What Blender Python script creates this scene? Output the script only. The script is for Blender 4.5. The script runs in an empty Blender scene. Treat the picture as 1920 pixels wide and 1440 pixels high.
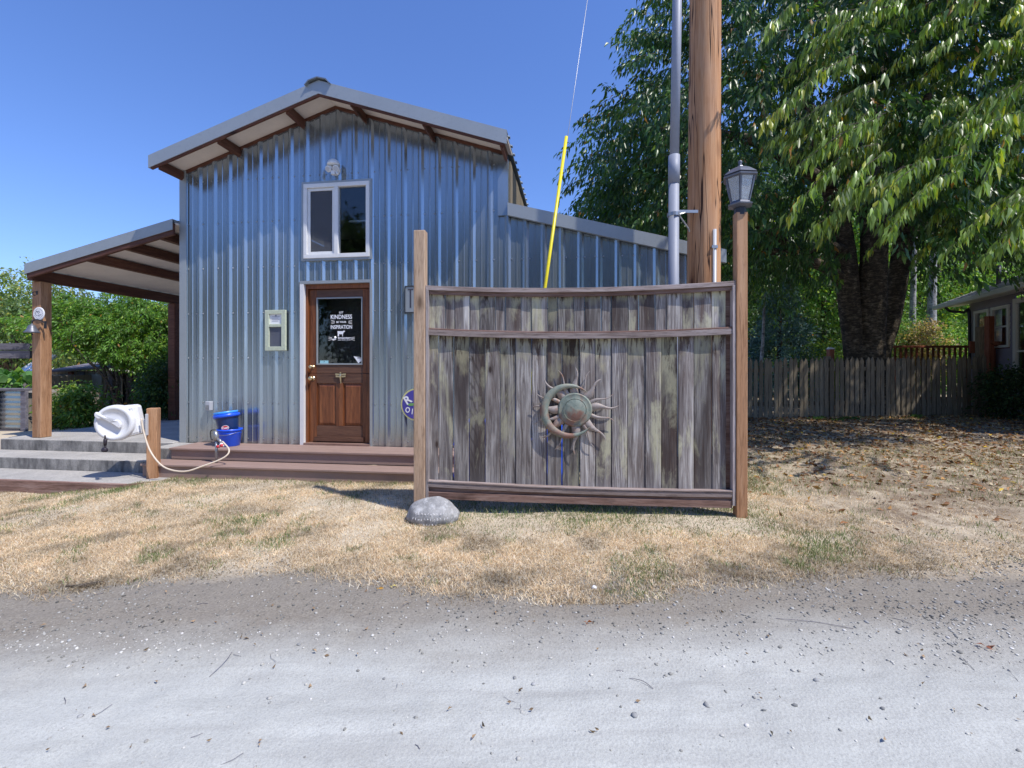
import bpy, math, random
import numpy as np
from mathutils import Vector, Matrix, noise as mnoise

random.seed(7)
RNG = np.random.default_rng(7)
sc = bpy.context.scene
COL = sc.collection
R = math.radians

# ------------------------------------------------------------------ camera, sky, sun
F, HY, CH = 860.0, 690.0, 1.33          # focal length and horizon row (in 1920x1440 pixels), eye height
cam_d = bpy.data.cameras.new('camera')
cam_d.sensor_width = 36.0
cam_d.lens = F / 1920 * 36.0
cam_d.shift_y = -30.0 / 1920
cam_d.clip_start = 0.05
cam_d.clip_end = 2000
cam = bpy.data.objects.new('camera', cam_d)
cam.location = (0, 0, CH)
cam.rotation_euler = (R(90), 0, 0)
COL.objects.link(cam)
sc.camera = cam

SUN_TO = Vector((0.515, -0.35, 1.0)).normalized()
sun_elev = math.asin(SUN_TO.z)
sun_rot = math.atan2(SUN_TO.x, SUN_TO.y)
world = bpy.data.worlds.new('World')
sc.world = world
world.use_nodes = True
wn, wl = world.node_tree.nodes, world.node_tree.links
bg = wn.get('Background') or wn.new('ShaderNodeBackground')
sky = wn.new('ShaderNodeTexSky')
sky.sky_type = 'NISHITA'
sky.sun_disc = False
sky.sun_elevation = sun_elev
sky.sun_rotation = sun_rot
sky.altitude = 50
sky.air_density = 1.25
sky.dust_density = 0.1
sky.ozone_density = 2.6
tint = wn.new('ShaderNodeMix'); tint.data_type = 'RGBA'; tint.blend_type = 'MULTIPLY'
tint.inputs[0].default_value = 1.0
tint.inputs[7].default_value = (.715, .89, 1.38, 1)         # the deep saturated blue of this camera's sky
wl.new(sky.outputs[0], tint.inputs[6]); wl.new(tint.outputs[2], bg.inputs[0])
bg.inputs[1].default_value = 0.146
sun_d = bpy.data.lights.new('sun', 'SUN')
sun_d.energy = 5.0
sun_d.angle = R(0.53)
sun_d.color = (1.0, 0.955, 0.89)
sun = bpy.data.objects.new('sun', sun_d)
sun.rotation_euler = (-SUN_TO).to_track_quat('-Z', 'Y').to_euler()
COL.objects.link(sun)
sc.view_settings.view_transform = 'Standard'
sc.view_settings.look = 'None'
sc.view_settings.exposure = 0.0
sc.view_settings.gamma = 1.0
sc.view_settings.use_curve_mapping = False
sc.render.engine = 'CYCLES'
sc.cycles.max_bounces = 8
sc.cycles.transparent_max_bounces = 12

# ------------------------------------------------------------------ helpers
def P(px, py, z):
    return Vector(((px - 960) / F * z, z, CH + (HY - py) / F * z))

class Frame:
    """a vertical plane standing in the world: u along it, w behind it, h up"""
    def __init__(s, ox, oy, ang):
        s.o = (ox, oy); s.ang = ang
        s.U = (math.cos(ang), math.sin(ang)); s.W = (-math.sin(ang), math.cos(ang))
    def hit(s, px, py, w=0.0):
        rx = (px - 960) / F
        t = (w + s.o[0] * s.W[0] + s.o[1] * s.W[1]) / (rx * s.W[0] + s.W[1])
        X, Y = rx * t - s.o[0], t - s.o[1]
        return X * s.U[0] + Y * s.U[1], CH + (HY - py) / F * t
    def pt(s, u, w, h=0.0):
        return Vector((s.o[0] + u * s.U[0] + w * s.W[0], s.o[1] + u * s.U[1] + w * s.W[1], h))

def smooth(a, b, x):
    t = np.clip((np.asarray(x, float) - a) / (b - a), 0, 1)
    return t * t * (3 - 2 * t)

def gz(x, y):
    x = np.asarray(x, float); y = np.asarray(y, float)
    xc = np.clip(x, -14, 14); yc = np.clip(y, -6, 14)
    g = .015 * xc + .012 * (yc - 2)
    g = g - .10 * smooth(-4.2, -5.4, x) * (1 - smooth(6.1, 6.8, y))
    g = g + .30 * smooth(-4.4, -5.4, x) * smooth(6.4, 7.2, y)
    return g

def vnoise(x, y, seed=0):
    xi = np.floor(x).astype(np.int64); yi = np.floor(y).astype(np.int64)
    fx = x - xi; fy = y - yi
    fx = fx * fx * (3 - 2 * fx); fy = fy * fy * (3 - 2 * fy)
    def h(a, b):
        n = (a * 374761393 + b * 668265263 + seed * 982451653) & 0xffffffff
        n = ((n ^ (n >> 13)) * 1274126177) & 0xffffffff
        return ((n ^ (n >> 16)) & 0xffff) / 65535.0
    return (h(xi, yi) * (1 - fx) + h(xi + 1, yi) * fx) * (1 - fy) + (h(xi, yi + 1) * (1 - fx) + h(xi + 1, yi + 1) * fx) * fy

def fbm(x, y, seed=0, n=4):
    a = np.zeros_like(x, float); amp = .5; t = 0
    for i in range(n):
        a += amp * vnoise(x * 2 ** i, y * 2 ** i, seed + i); t += amp; amp *= .5
    return a / t

def tag(o, label=None, cat=None, group=None, kind=None):
    if label: o['label'] = label
    if cat: o['category'] = cat
    if group: o['group'] = group
    if kind: o['kind'] = kind
    return o

def empty(name, loc=(0, 0, 0), rz=0.0, label=None, cat=None, group=None):
    o = bpy.data.objects.new(name, None)
    o.empty_display_size = .2
    o.location = loc; o.rotation_euler = (0, 0, rz)
    COL.objects.link(o)
    return tag(o, label, cat, group)

def link(name, me, mat, parent=None, loc=None, rot=None):
    o = bpy.data.objects.new(name, me)
    COL.objects.link(o)
    if mat is not None and len(me.materials) == 0:
        me.materials.append(mat)
    if parent is not None: o.parent = parent
    if loc is not None: o.location = loc
    if rot is not None: o.rotation_euler = rot
    return o

class MB:
    def __init__(s): s.v = []; s.f = []
    def box(s, x0, x1, y0, y1, z0, z1):
        n = len(s.v)
        s.v += [(x0, y0, z0), (x1, y0, z0), (x1, y1, z0), (x0, y1, z0), (x0, y0, z1), (x1, y0, z1), (x1, y1, z1), (x0, y1, z1)]
        s.f += [(n, n + 3, n + 2, n + 1), (n + 4, n + 5, n + 6, n + 7), (n, n + 1, n + 5, n + 4), (n + 1, n + 2, n + 6, n + 5), (n + 2, n + 3, n + 7, n + 6), (n + 3, n, n + 4, n + 7)]
        return s
    def hexa(s, pts):           # eight corners in box order
        n = len(s.v); s.v += [tuple(p) for p in pts]
        s.f += [(n, n + 3, n + 2, n + 1), (n + 4, n + 5, n + 6, n + 7), (n, n + 1, n + 5, n + 4), (n + 1, n + 2, n + 6, n + 5), (n + 2, n + 3, n + 7, n + 6), (n + 3, n, n + 4, n + 7)]
        return s
    def prism(s, poly, y0, y1):  # polygon in x,z pushed along y
        n = len(s.v); k = len(poly)
        s.v += [(p[0], y0, p[1]) for p in poly] + [(p[0], y1, p[1]) for p in poly]
        s.f.append(tuple(range(n, n + k))); s.f.append(tuple(range(n + 2 * k - 1, n + k - 1, -1)))
        for i in range(k):
            j = (i + 1) % k
            s.f.append((n + i, n + k + i, n + k + j, n + j))
        return s
    def tube(s, pts, rad, seg=8, cap=True):
        pts = [Vector(p) for p in pts]
        if not hasattr(rad, '__len__'): rad = [rad] * len(pts)
        n0 = len(s.v); up = None
        for i, p in enumerate(pts):
            d = (pts[min(i + 1, len(pts) - 1)] - pts[max(i - 1, 0)]).normalized()
            if up is None:
                up = Vector((0, 0, 1)) if abs(d.z) < .9 else Vector((1, 0, 0))
            a = d.cross(up).normalized(); b = a.cross(d).normalized(); up = b
            for k in range(seg):
                t = 2 * math.pi * k / seg
                s.v.append(tuple(p + (a * math.cos(t) + b * math.sin(t)) * rad[i]))
        for i in range(len(pts) - 1):
            for k in range(seg):
                k2 = (k + 1) % seg
                s.f.append((n0 + i * seg + k, n0 + i * seg + k2, n0 + (i + 1) * seg + k2, n0 + (i + 1) * seg + k))
        if cap:
            s.f.append(tuple(n0 + k for k in reversed(range(seg))))
            e = n0 + (len(pts) - 1) * seg
            s.f.append(tuple(e + k for k in range(seg)))
        return s
    def lathe(s, prof, M=None, seg=24, squash=(1, 1), phase=0):  # profile of (r, z) turned round z, then matrix M
        n0 = len(s.v); M = M or Matrix.Identity(4)
        for r, z in prof:
            for k in range(seg):
                t = 2 * math.pi * k / seg + phase
                s.v.append(tuple(M @ Vector((r * math.cos(t) * squash[0], r * math.sin(t) * squash[1], z))))
        for i in range(len(prof) - 1):
            for k in range(seg):
                k2 = (k + 1) % seg
                s.f.append((n0 + i * seg + k, n0 + i * seg + k2, n0 + (i + 1) * seg + k2, n0 + (i + 1) * seg + k))
        s.f.append(tuple(n0 + k for k in reversed(range(seg))))
        e = n0 + (len(prof) - 1) * seg
        s.f.append(tuple(e + k for k in range(seg)))
        return s
    def mesh(s, name, smooth_=False, sub=None):
        me = bpy.data.meshes.new(name)
        me.from_pydata(s.v, [], s.f)
        me.validate(clean_customdata=False)
        if smooth_:
            me.polygons.foreach_set('use_smooth', [True] * len(me.polygons))
        me.update()
        return me
    def build(s, name, mat, parent=None, sm=False, bev=0, loc=None, rot=None):
        o = link(name, s.mesh(name, sm), mat, parent, loc, rot)
        if bev:
            b = o.modifiers.new('bevel', 'BEVEL'); b.width = bev; b.segments = 2; b.limit_method = 'ANGLE'; b.angle_limit = R(40)
        if sm == 'auto' or sm == 2:
            pass
        return o

def np_mesh(name, verts, faces, mat, parent=None, cols=None, sm=False, kind=None):
    """verts (n,3), faces (m,k) arrays"""
    me = bpy.data.meshes.new(name)
    n, m, k = len(verts), len(faces), faces.shape[1]
    me.vertices.add(n); me.vertices.foreach_set('co', np.ascontiguousarray(verts, np.float32).ravel())
    me.loops.add(m * k); me.loops.foreach_set('vertex_index', np.ascontiguousarray(faces, np.int32).ravel())
    me.polygons.add(m); me.polygons.foreach_set('loop_start', np.arange(0, m * k, k, dtype=np.int32))
    me.polygons.foreach_set('loop_total', np.full(m, k, np.int32))
    if sm: me.polygons.foreach_set('use_smooth', np.ones(m, bool))
    me.update(calc_edges=True)
    if cols is not None:
        a = me.color_attributes.new('Col', 'FLOAT_COLOR', 'POINT')
        c = np.ones((n, 4), np.float32); c[:, :3] = cols
        a.data.foreach_set('color', c.ravel())
    o = link(name, me, mat, parent)
    if kind: o['kind'] = kind
    return o

def copy_of(o, loc=None, rz=None, parent=None, label=None, group=None):
    c = o.copy(); COL.objects.link(c)
    if parent is not None: c.parent = parent
    if loc is not None: c.location = loc
    if rz is not None: c.rotation_euler = (0, 0, rz)
    if label: c['label'] = label
    if group: c['group'] = group
    return c

def text_part(name, s, size, mat, parent, loc, fat=0.0, sx=1.0, rot=(R(90), 0, 0), space=1.0, thick=.0008):
    cu = bpy.data.curves.new('lettering', 'FONT')
    cu.body = s; cu.size = size; cu.align_x = 'CENTER'; cu.align_y = 'CENTER'
    cu.offset = fat; cu.extrude = thick; cu.space_character = space; cu.resolution_u = 3
    t = bpy.data.objects.new('t', cu)
    me = bpy.data.meshes.new_from_object(t)
    bpy.data.objects.remove(t)
    me.transform(Matrix.Diagonal((sx, 1, 1, 1)))
    return link(name, me, mat, parent, loc, rot)

# ------------------------------------------------------------------ materials
class NT:
    def __init__(s, name):
        s.m = bpy.data.materials.new(name); s.m.use_nodes = True
        s.t = s.m.node_tree; s.n = s.t.nodes; s.l = s.t.links
        s.bsdf = s.n.get('Principled BSDF'); s.out = s.n.get('Material Output')
    def node(s, typ, **kw):
        x = s.n.new(typ)
        for k, v in kw.items(): setattr(x, k, v)
        return x
    def lk(s, a, b): s.l.new(a, b)
    def val(s, sock, v):
        if hasattr(v, 'is_linked') or hasattr(v, 'links'): s.l.new(v, sock)
        else: sock.default_value = v
    def coord(s, kind='Object', scale=(1, 1, 1), rnd=0.0, loc=(0, 0, 0)):
        tc = s.node('ShaderNodeTexCoord'); v = tc.outputs[kind]
        if rnd:
            oi = s.node('ShaderNodeObjectInfo')
            mu = s.node('ShaderNodeMath', operation='MULTIPLY'); s.lk(oi.outputs['Random'], mu.inputs[0]); mu.inputs[1].default_value = rnd
            ad = s.node('ShaderNodeVectorMath', operation='ADD'); s.lk(v, ad.inputs[0]); s.lk(mu.outputs[0], ad.inputs[1]); v = ad.outputs[0]
        mp = s.node('ShaderNodeMapping'); s.lk(v, mp.inputs[0]); mp.inputs['Scale'].default_value = scale; mp.inputs['Location'].default_value = loc
        return mp.outputs[0]
    def noise(s, vec, scale=5, detail=4, rough=.6, dist=0.0, out='Fac'):
        x = s.node('ShaderNodeTexNoise'); s.lk(vec, x.inputs['Vector'])
        x.inputs['Scale'].default_value = scale; x.inputs['Detail'].default_value = detail
        x.inputs['Roughness'].default_value = rough; x.inputs['Distortion'].default_value = dist
        return x.outputs[out]
    def vor(s, vec, scale=5, out='Distance', feature='F1', rand=1):
        x = s.node('ShaderNodeTexVoronoi', feature=feature); s.lk(vec, x.inputs['Vector']); x.inputs['Scale'].default_value = scale
        x.inputs['Randomness'].default_value = rand
        return x.outputs[out]
    def ramp(s, fac, stops, interp='LINEAR'):
        x = s.node('ShaderNodeValToRGB'); s.lk(fac, x.inputs[0]); cr = x.color_ramp; cr.interpolation = interp
        while len(cr.elements) < len(stops): cr.elements.new(.5)
        for e, (p, c) in zip(cr.elements, stops):
            e.position = p
            e.color = (c, c, c, 1) if not hasattr(c, '__len__') else (*c, 1)
        return x.outputs[0]
    def mix(s, fac, a, b, mode='MIX'):
        x = s.node('ShaderNodeMix', data_type='RGBA', blend_type=mode)
        s.val(x.inputs[0], fac)
        for sock, v in ((x.inputs[6], a), (x.inputs[7], b)):
            if isinstance(v, tuple): sock.default_value = (*v, 1) if len(v) == 3 else v
            else: s.lk(v, sock)
        return x.outputs[2]
    def math(s, op, a, b=0.0, clamp=False):
        x = s.node('ShaderNodeMath', operation=op, use_clamp=clamp)
        s.val(x.inputs[0], a); s.val(x.inputs[1], b)
        return x.outputs[0]
    def rnd(s): return s.node('ShaderNodeObjectInfo').outputs['Random']
    def bump(s, h, strength=.3, dist=.01):
        x = s.node('ShaderNodeBump'); s.lk(h, x.inputs['Height']); x.inputs['Strength'].default_value = strength; x.inputs['Distance'].default_value = dist
        s.lk(x.outputs[0], s.bsdf.inputs['Normal']); return x
    def done(s, col=None, rough=.6, metal=0.0, spec=.5):
        if col is not None:
            if isinstance(col, tuple): s.bsdf.inputs['Base Color'].default_value = (*col, 1)
            else: s.lk(col, s.bsdf.inputs['Base Color'])
        s.val(s.bsdf.inputs['Roughness'], rough)
        s.bsdf.inputs['Metallic'].default_value = metal
        s.bsdf.inputs['Specular IOR Level'].default_value = spec
        return s.m

def m_plain(name, col, rough=.5, metal=0, var=.12, scale=9, bump=.08, spec=.5):
    t = NT(name); v = t.coord('Object', rnd=13.0)
    n = t.noise(v, scale, 5, .65)
    c = t.mix(t.ramp(n, [(.3, 0), (.7, 1)]), tuple(x * (1 - var) for x in col), tuple(min(1, x * (1 + var)) for x in col))
    sp = t.noise(v, scale * 9, 3, .7)
    c = t.mix(t.ramp(sp, [(.55, 0), (.8, .35)]), c, tuple(x * .6 for x in col))
    if bump: t.bump(sp, bump, .004)
    return t.done(c, rough, metal, spec)

def m_wood(name, dark, mid, light, axis=2, rough=.7, knots=True, freq=26, bump=.35, spec=.3, stretch=.07, gen_stain=None, vary=.25):
    t = NT(name)
    sc_ = [1, 1, 1]; sc_[axis] = stretch
    v = t.coord('Object', tuple(sc_), rnd=37.0)
    vf = t.coord('Object', (1, 1, 1), rnd=37.0)
    big = t.noise(v, 3.2, 3, .5)
    wv = t.node('ShaderNodeTexNoise'); t.lk(v, wv.inputs['Vector']); wv.inputs['Scale'].default_value = freq; wv.inputs['Detail'].default_value = 6; wv.inputs['Roughness'].default_value = .7; wv.inputs['Distortion'].default_value = .6
    fine = t.noise(v, freq * 5, 3, .7)
    c = t.ramp(wv.outputs[0], [(.28, dark), (.48, mid), (.72, light)])
    c = t.mix(t.ramp(big, [(.35, 0), (.65, .55)]), c, tuple((a + b) / 2 for a, b in zip(dark, mid)))
    c = t.mix(t.ramp(fine, [(.35, .5), (.5, 0)]), c, tuple(x * .55 for x in dark))
    if knots:
        sk = [1, 1, 1]; sk[axis] = .35
        vk = t.coord('Object', tuple(sk), rnd=19.0)
        d = t.vor(vk, 2.6)
        c = t.mix(t.ramp(d, [(.035, .9), (.075, .35), (.13, 0)]), c, tuple(x * .5 for x in dark))
    r = t.rnd()
    c = t.mix(1.0, c, t.ramp(r, [(0, 1 - vary), (1, 1 + vary * .4)]), 'MULTIPLY')
    t.bump(t.mix(.5, wv.outputs[0], fine), bump, .003)
    return t.done(c, rough, 0, spec)

def m_plank():
    """weathered grey boards: silvery violet grain, yellow lichen, brown water stains under the rails"""
    t = NT('weathered_plank')
    v = t.coord('Object', (1, 1, .055), rnd=61.0)
    v2 = t.coord('Object', (1, 1, .30), rnd=61.0)
    v3 = t.coord('Object', (1, 1, .12), rnd=23.0)
    g = t.noise(v, 34, 7, .72, .9)
    fine = t.noise(v, 190, 3, .7)
    big = t.noise(v3, 5.5, 4, .6, .6)
    c = t.ramp(g, [(.31, (.07, .056, .048)), (.46, (.25, .222, .205)), (.58, (.44, .41, .38)), (.73, (.64, .62, .59))])
    c = t.mix(t.ramp(big, [(.36, .9), (.58, 0)]), c, (.07, .054, .052))
    c = t.mix(t.ramp(t.noise(v3, 3.1, 4, .65, 1.0), [(.52, 0), (.66, .55)]), c, (.105, .063, .046))
    # growth-ring figures
    w = t.node('ShaderNodeTexWave', wave_type='RINGS', rings_direction='Y'); t.lk(t.coord('Object', (1, 1, .17), rnd=9.0), w.inputs['Vector'])
    w.inputs['Scale'].default_value = 16; w.inputs['Distortion'].default_value = 4.5; w.inputs['Detail'].default_value = 3; w.inputs['Detail Scale'].default_value = 1.2
    c = t.mix(t.math('MULTIPLY', t.ramp(w.outputs[0], [(.0, .6), (.35, 0)]), t.ramp(t.noise(v2, 2.0, 2, .5), [(.48, 0), (.6, 1)])), c, (.07, .055, .055))
    li = t.noise(v2, 3.9, 6, .66, .5)
    lf = t.ramp(li, [(.53, 0), (.61, .75), (.75, .95)])
    lf = t.math('MULTIPLY', lf, t.ramp(t.noise(v2, 60, 4, .7), [(.25, .4), (.5, 1)]))
    c = t.mix(lf, c, t.mix(t.noise(v2, 14, 3, .6), (.50, .47, .30), (.42, .40, .29)))
    # stains running down from the rail above each plank
    ge = t.node('ShaderNodeTexCoord'); sx = t.node('ShaderNodeSeparateXYZ'); t.lk(ge.outputs['Generated'], sx.inputs[0])
    st = t.math('ADD', sx.outputs[2], t.math('MULTIPLY', t.math('SUBTRACT', t.noise(t.coord('Object', (1, 1, .10), rnd=5.0), 24, 6, .75, .5), .5), 1.15))
    c = t.mix(t.ramp(t.math('ADD', sx.outputs[2], t.math('MULTIPLY', t.math('SUBTRACT', t.noise(v2, 6, 5, .65), .5), 1.3)), [(.80, 0), (.98, .65)]), c, (.46, .42, .26))
    c = t.mix(t.ramp(st, [(.90, 0), (1.02, .95)]), c, (.062, .040, .030))
    ef = t.ramp(sx.outputs[2], [(0, .18), (.16, 0)])
    c = t.mix(ef, c, (.42, .41, .40))
    # knots
    d = t.vor(t.coord('Object', (1, 1, .45), rnd=29.0), 3.6)
    c = t.mix(t.ramp(d, [(.035, .98), (.06, .45), (.13, 0)]), c, (.05, .035, .03))
    c = t.mix(1.0, c, t.ramp(t.rnd(), [(0, .60), (.5, 1.0), (1, 1.28)]), 'MULTIPLY')
    t.bump(t.mix(.4, g, fine), .5, .004)
    return t.done(c, .85, 0, .2)

def m_leaf(name, rough=.45, trans=.35, gain=1.0, spec=.5, tt=(1.6, 1.7, .6)):
    t = NT(name)
    at = t.node('ShaderNodeAttribute'); at.attribute_name = 'Col'
    c = at.outputs['Color']
    n = t.noise(t.coord('Object'), 3, 3, .6)
    c = t.mix(1.0, c, t.ramp(n, [(.3, .75 * gain), (.7, 1.2 * gain)]), 'MULTIPLY')
    t.done(c, rough, 0, spec)
    tr = t.node('ShaderNodeBsdfTranslucent')
    t.lk(t.mix(1.0, c, tt, 'MULTIPLY'), tr.inputs[0])
    mx = t.node('ShaderNodeMixShader'); mx.inputs[0].default_value = trans
    t.lk(t.bsdf.outputs[0], mx.inputs[1]); t.lk(tr.outputs[0], mx.inputs[2]); t.lk(mx.outputs[0], t.out.inputs[0])
    return t.m

def m_metal_sheet():
    t = NT('galvanised_sheet')
    v = t.coord('Object', (1, 1, .12), rnd=3.0)
    n = t.noise(v, 7, 5, .6)
    s = t.noise(t.coord('Object', (1, 1, .05)), 60, 4, .7)
    c = t.ramp(n, [(.3, (.325, .375, .41)), (.7, (.375, .425, .46))])
    c = t.mix(t.ramp(s, [(.66, 0), (.78, .06)]), c, (.75, .78, .8))
    # dusty splashes low down and a few scratches
    sc2 = t.noise(t.coord('Object', (1, 1, .02)), 45, 2, .5)
    c = t.mix(t.ramp(sc2, [(.72, 0), (.76, .30)]), c, (.85, .87, .9))
    zz_ = t.node('ShaderNodeSeparateXYZ'); tc_ = t.node('ShaderNodeTexCoord'); t.lk(tc_.outputs['Object'], zz_.inputs[0])
    dirt = t.math('ADD', zz_.outputs[2], t.math('MULTIPLY', t.math('SUBTRACT', t.noise(t.coord('Object', (1, 1, .4)), 9, 5, .7), .5), .8))
    c = t.mix(t.ramp(dirt, [(.28, .55), (.62, 0)]), c, (.40, .37, .32))
    ro = t.ramp(t.noise(t.coord('Object', (1, 1, .3)), 4, 4, .6), [(.3, .20), (.7, .27)])
    b = t.noise(t.coord('Object', (1, 1, .25)), 2.2, 3, .5)
    t.bump(b, .05, .02)
    return t.done(c, ro, .74, .5)

def m_ground():
    t = NT('dry_ground')
    tc = t.node('ShaderNodeTexCoord'); pos = tc.outputs['Object']
    sp = t.node('ShaderNodeSeparateXYZ'); t.lk(pos, sp.inputs[0])
    vw = t.coord('Object', (.45, 1, 1))
    edge = t.math('SUBTRACT', t.noise(vw, 1.1, 5, .62), .5)
    y = t.math('ADD', sp.outputs[1], t.math('MULTIPLY', edge, 1.1))
    fine = t.noise(pos, 70, 5, .75); med = t.noise(pos, 14, 5, .7)
    streak = t.noise(t.coord('Object', (.16, 1, 1)), 5.5, 6, .65, .3)
    # pale road
    road = t.ramp(streak, [(.25, (.40, .40, .37)), (.5, (.475, .48, .445)), (.75, (.535, .54, .50))])
    road = t.mix(t.ramp(fine, [(.3, .55), (.52, 0)]), road, (.30, .295, .275))
    tr = t.noise(t.coord('Object', (.06, 1, 1)), 13, 3, .55)
    road = t.mix(t.ramp(tr, [(.52, 0), (.68, .45)]), road, (.36, .355, .33))
    sand = t.noise(pos, 240, 3, .8)
    road = t.mix(1.0, road, t.ramp(sand, [(.30, .72), (.5, 1.0), (.72, 1.10)]), 'MULTIPLY')
    road = t.mix(t.ramp(t.vor(pos, 85), [(.10, .6), (.22, 0)]), road, t.mix(t.noise(pos, 31, 2, .5), (.24, .235, .22), (.56, .55, .52)))
    # brownish grit
    grit = t.ramp(fine, [(.25, (.11, .096, .078)), (.5, (.245, .218, .178)), (.8, (.38, .35, .295))])
    grit = t.mix(t.ramp(med, [(.35, 0), (.65, .55)]), grit, (.235, .21, .18))
    # straw coloured soil under the lawn
    straw = t.ramp(fine, [(.25, (.27, .215, .15)), (.5, (.53, .45, .33)), (.8, (.72, .63, .48))])
    straw = t.mix(t.ramp(t.noise(pos, 2.4, 5, .65), [(.5, 0), (.68, .5)]), straw, (.33, .275, .195))
    f1 = t.ramp(t.math('MULTIPLY', y, .1), [(.195, 0), (.25, 1)])
    f2 = t.ramp(t.math('MULTIPLY', y, .1), [(.288, 0), (.318, 1)])
    c = t.mix(f1, road, grit); c = t.mix(f2, c, straw)
    # bare leaf-littered earth to the right and behind the lawn
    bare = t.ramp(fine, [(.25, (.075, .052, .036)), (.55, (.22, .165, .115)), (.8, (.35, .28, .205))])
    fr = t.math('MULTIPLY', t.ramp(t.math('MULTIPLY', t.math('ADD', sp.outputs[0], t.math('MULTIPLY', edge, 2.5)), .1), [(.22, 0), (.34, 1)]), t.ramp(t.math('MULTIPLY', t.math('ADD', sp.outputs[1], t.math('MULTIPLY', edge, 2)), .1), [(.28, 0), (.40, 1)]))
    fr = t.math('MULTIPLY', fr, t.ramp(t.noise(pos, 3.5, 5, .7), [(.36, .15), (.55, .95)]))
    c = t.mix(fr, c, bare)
    h = t.mix(.5, t.noise(pos, 130, 5, .8), t.vor(pos, 85))
    t.bump(h, .6, .006)
    return t.done(c, .95, 0, .15)

MT = {}
MT['sheet'] = m_metal_sheet()
MT['trim'] = m_plain('grey_trim', (.36, .385, .39), .42, .35, .05, 3, .02)
MT['ridge'] = m_plain('ridge_metal', (.25, .28, .30), .45, .6, .08, 5, .02)
MT['redwood'] = m_wood('stained_beam', (.055, .022, .014), (.13, .05, .03), (.22, .095, .06), 0, .6)
MT['redwood_y'] = m_wood('stained_purlin', (.05, .020, .014), (.115, .045, .028), (.20, .09, .055), 1, .6)
MT['soffit'] = m_plain('plywood_soffit', (.70, .62, .55), .8, 0, .06, 4, .05)
MT['cedar'] = m_wood('cedar_post', (.25, .11, .048), (.50, .27, .14), (.65, .40, .24), 2, .65, freq=14, bump=.2)
MT['palepost'] = m_wood('pale_post', (.28, .17, .10), (.52, .36, .24), (.66, .50, .36), 2, .75, freq=22, bump=.3)
MT['railwood'] = m_wood('weathered_rail', (.14, .10, .085), (.37, .29, .26), (.56, .48, .46), 0, .8, freq=24, bump=.5)
MT['trimwood'] = m_wood('grey_trim_wood', (.20, .16, .145), (.42, .36, .34), (.56, .50, .49), 2, .8, freq=24, bump=.4)
MT['brownboard'] = m_wood('brown_board', (.085, .04, .028), (.27, .165, .13), (.44, .33, .29), 0, .75, freq=20, bump=.4)
MT['plank'] = m_plank()
MT['picket'] = m_wood('grey_picket', (.11, .085, .055), (.26, .215, .15), (.40, .34, .25), 2, .85, freq=24, knots=False)
MT['door'] = m_wood('door_wood', (.06, .018, .007), (.23, .075, .026), (.38, .145, .052), 2, .42, freq=18, knots=False, bump=.15, spec=.5, vary=.1)
MT['door_h'] = m_wood('door_wood_rail', (.05, .02, .012), (.13, .06, .035), (.22, .11, .065), 0, .5, freq=18, knots=False, bump=.15, spec=.5, vary=.1)
MT['composite'] = m_plain('composite_board', (.30, .205, .17), .7, 0, .07, 5, .06)
MT['white'] = m_plain('white_vinyl', (.74, .74, .73), .4, 0, .03, 6, .02)
MT['offwhite'] = m_plain('cream_paint', (.80, .77, .68), .55, 0, .05, 6, .03)
MT['whiteplastic'] = m_plain('white_plastic', (.74, .745, .76), .38, 0, .03, 3, .0)
MT['greyplastic'] = m_plain('grey_plastic', (.48, .49, .51), .4, 0, .04, 3, .0)
MT['conduit'] = m_plain('grey_conduit', (.27, .29, .35), .55, 0, .05, 3, .02)
MT['black'] = m_plain('black_metal', (.03, .03, .035), .4, .2, .1, 6, .05)
MT['lanternmetal'] = m_plain('lantern_metal', (.13, .14, .17), .42, .3, .15, 12, .06)
MT['brass'] = m_plain('worn_brass', (.62, .50, .30), .3, .9, .1, 8, .05)
MT['steel'] = m_plain('zinc_steel', (.36, .37, .38), .4, .7, .1, 12, .05)
MT['blue'] = m_plain('blue_plastic', (.02, .11, .80), .32, 0, .06, 4, .0)
MT['navy'] = m_plain('navy_plastic', (.012, .045, .16), .32, 0, .06, 4, .0)
MT['lightblue'] = m_plain('sky_blue_plastic', (.06, .34, .80), .35, 0, .06, 4, .0)
MT['red'] = m_plain('red_print', (.60, .035, .05), .5, 0, .05, 4, .0)
MT['yellow'] = m_plain('yellow_plastic', (.80, .66, .01), .35, 0, .05, 3, .0)
MT['hose'] = m_plain('cream_hose', (.66, .56, .44), .5, 0, .06, 6, .0)
MT['green_frame'] = m_plain('pale_green_paint', (.52, .57, .43), .75, 0, .12, 30, .4)
MT['slate'] = m_plain('slate_board', (.10, .11, .14), .6, 0, .1, 8, .02)
MT['paper'] = m_plain('paper', (.78, .78, .80), .7, 0, .03, 20, .0)
MT['ink'] = m_plain('dark_ink', (.05, .05, .07), .6, 0, .0, 5, .0)
MT['letter'] = m_plain('white_lettering', (.85, .86, .88), .5, 0, .0, 5, .0)
MT['purple'] = m_plain('violet_blue_print', (.07, .06, .34), .45, 0, .05, 5, .0)
MT['yellowprint'] = m_plain('pale_yellow_print', (.62, .60, .25), .5, 0, .05, 5, .0)
MT['greenprint'] = m_plain('green_print', (.16, .36, .12), .5, 0, .05, 5, .0)
MT['sticker'] = m_plain('pale_blue_sticker', (.34, .62, .66), .5, 0, .03, 5, .0)
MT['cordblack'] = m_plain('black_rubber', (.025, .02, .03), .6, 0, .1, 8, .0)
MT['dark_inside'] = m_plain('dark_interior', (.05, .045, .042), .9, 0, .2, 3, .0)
MT['yellowtag'] = MT['yellowprint']
MT['verdigris'] = None

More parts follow.
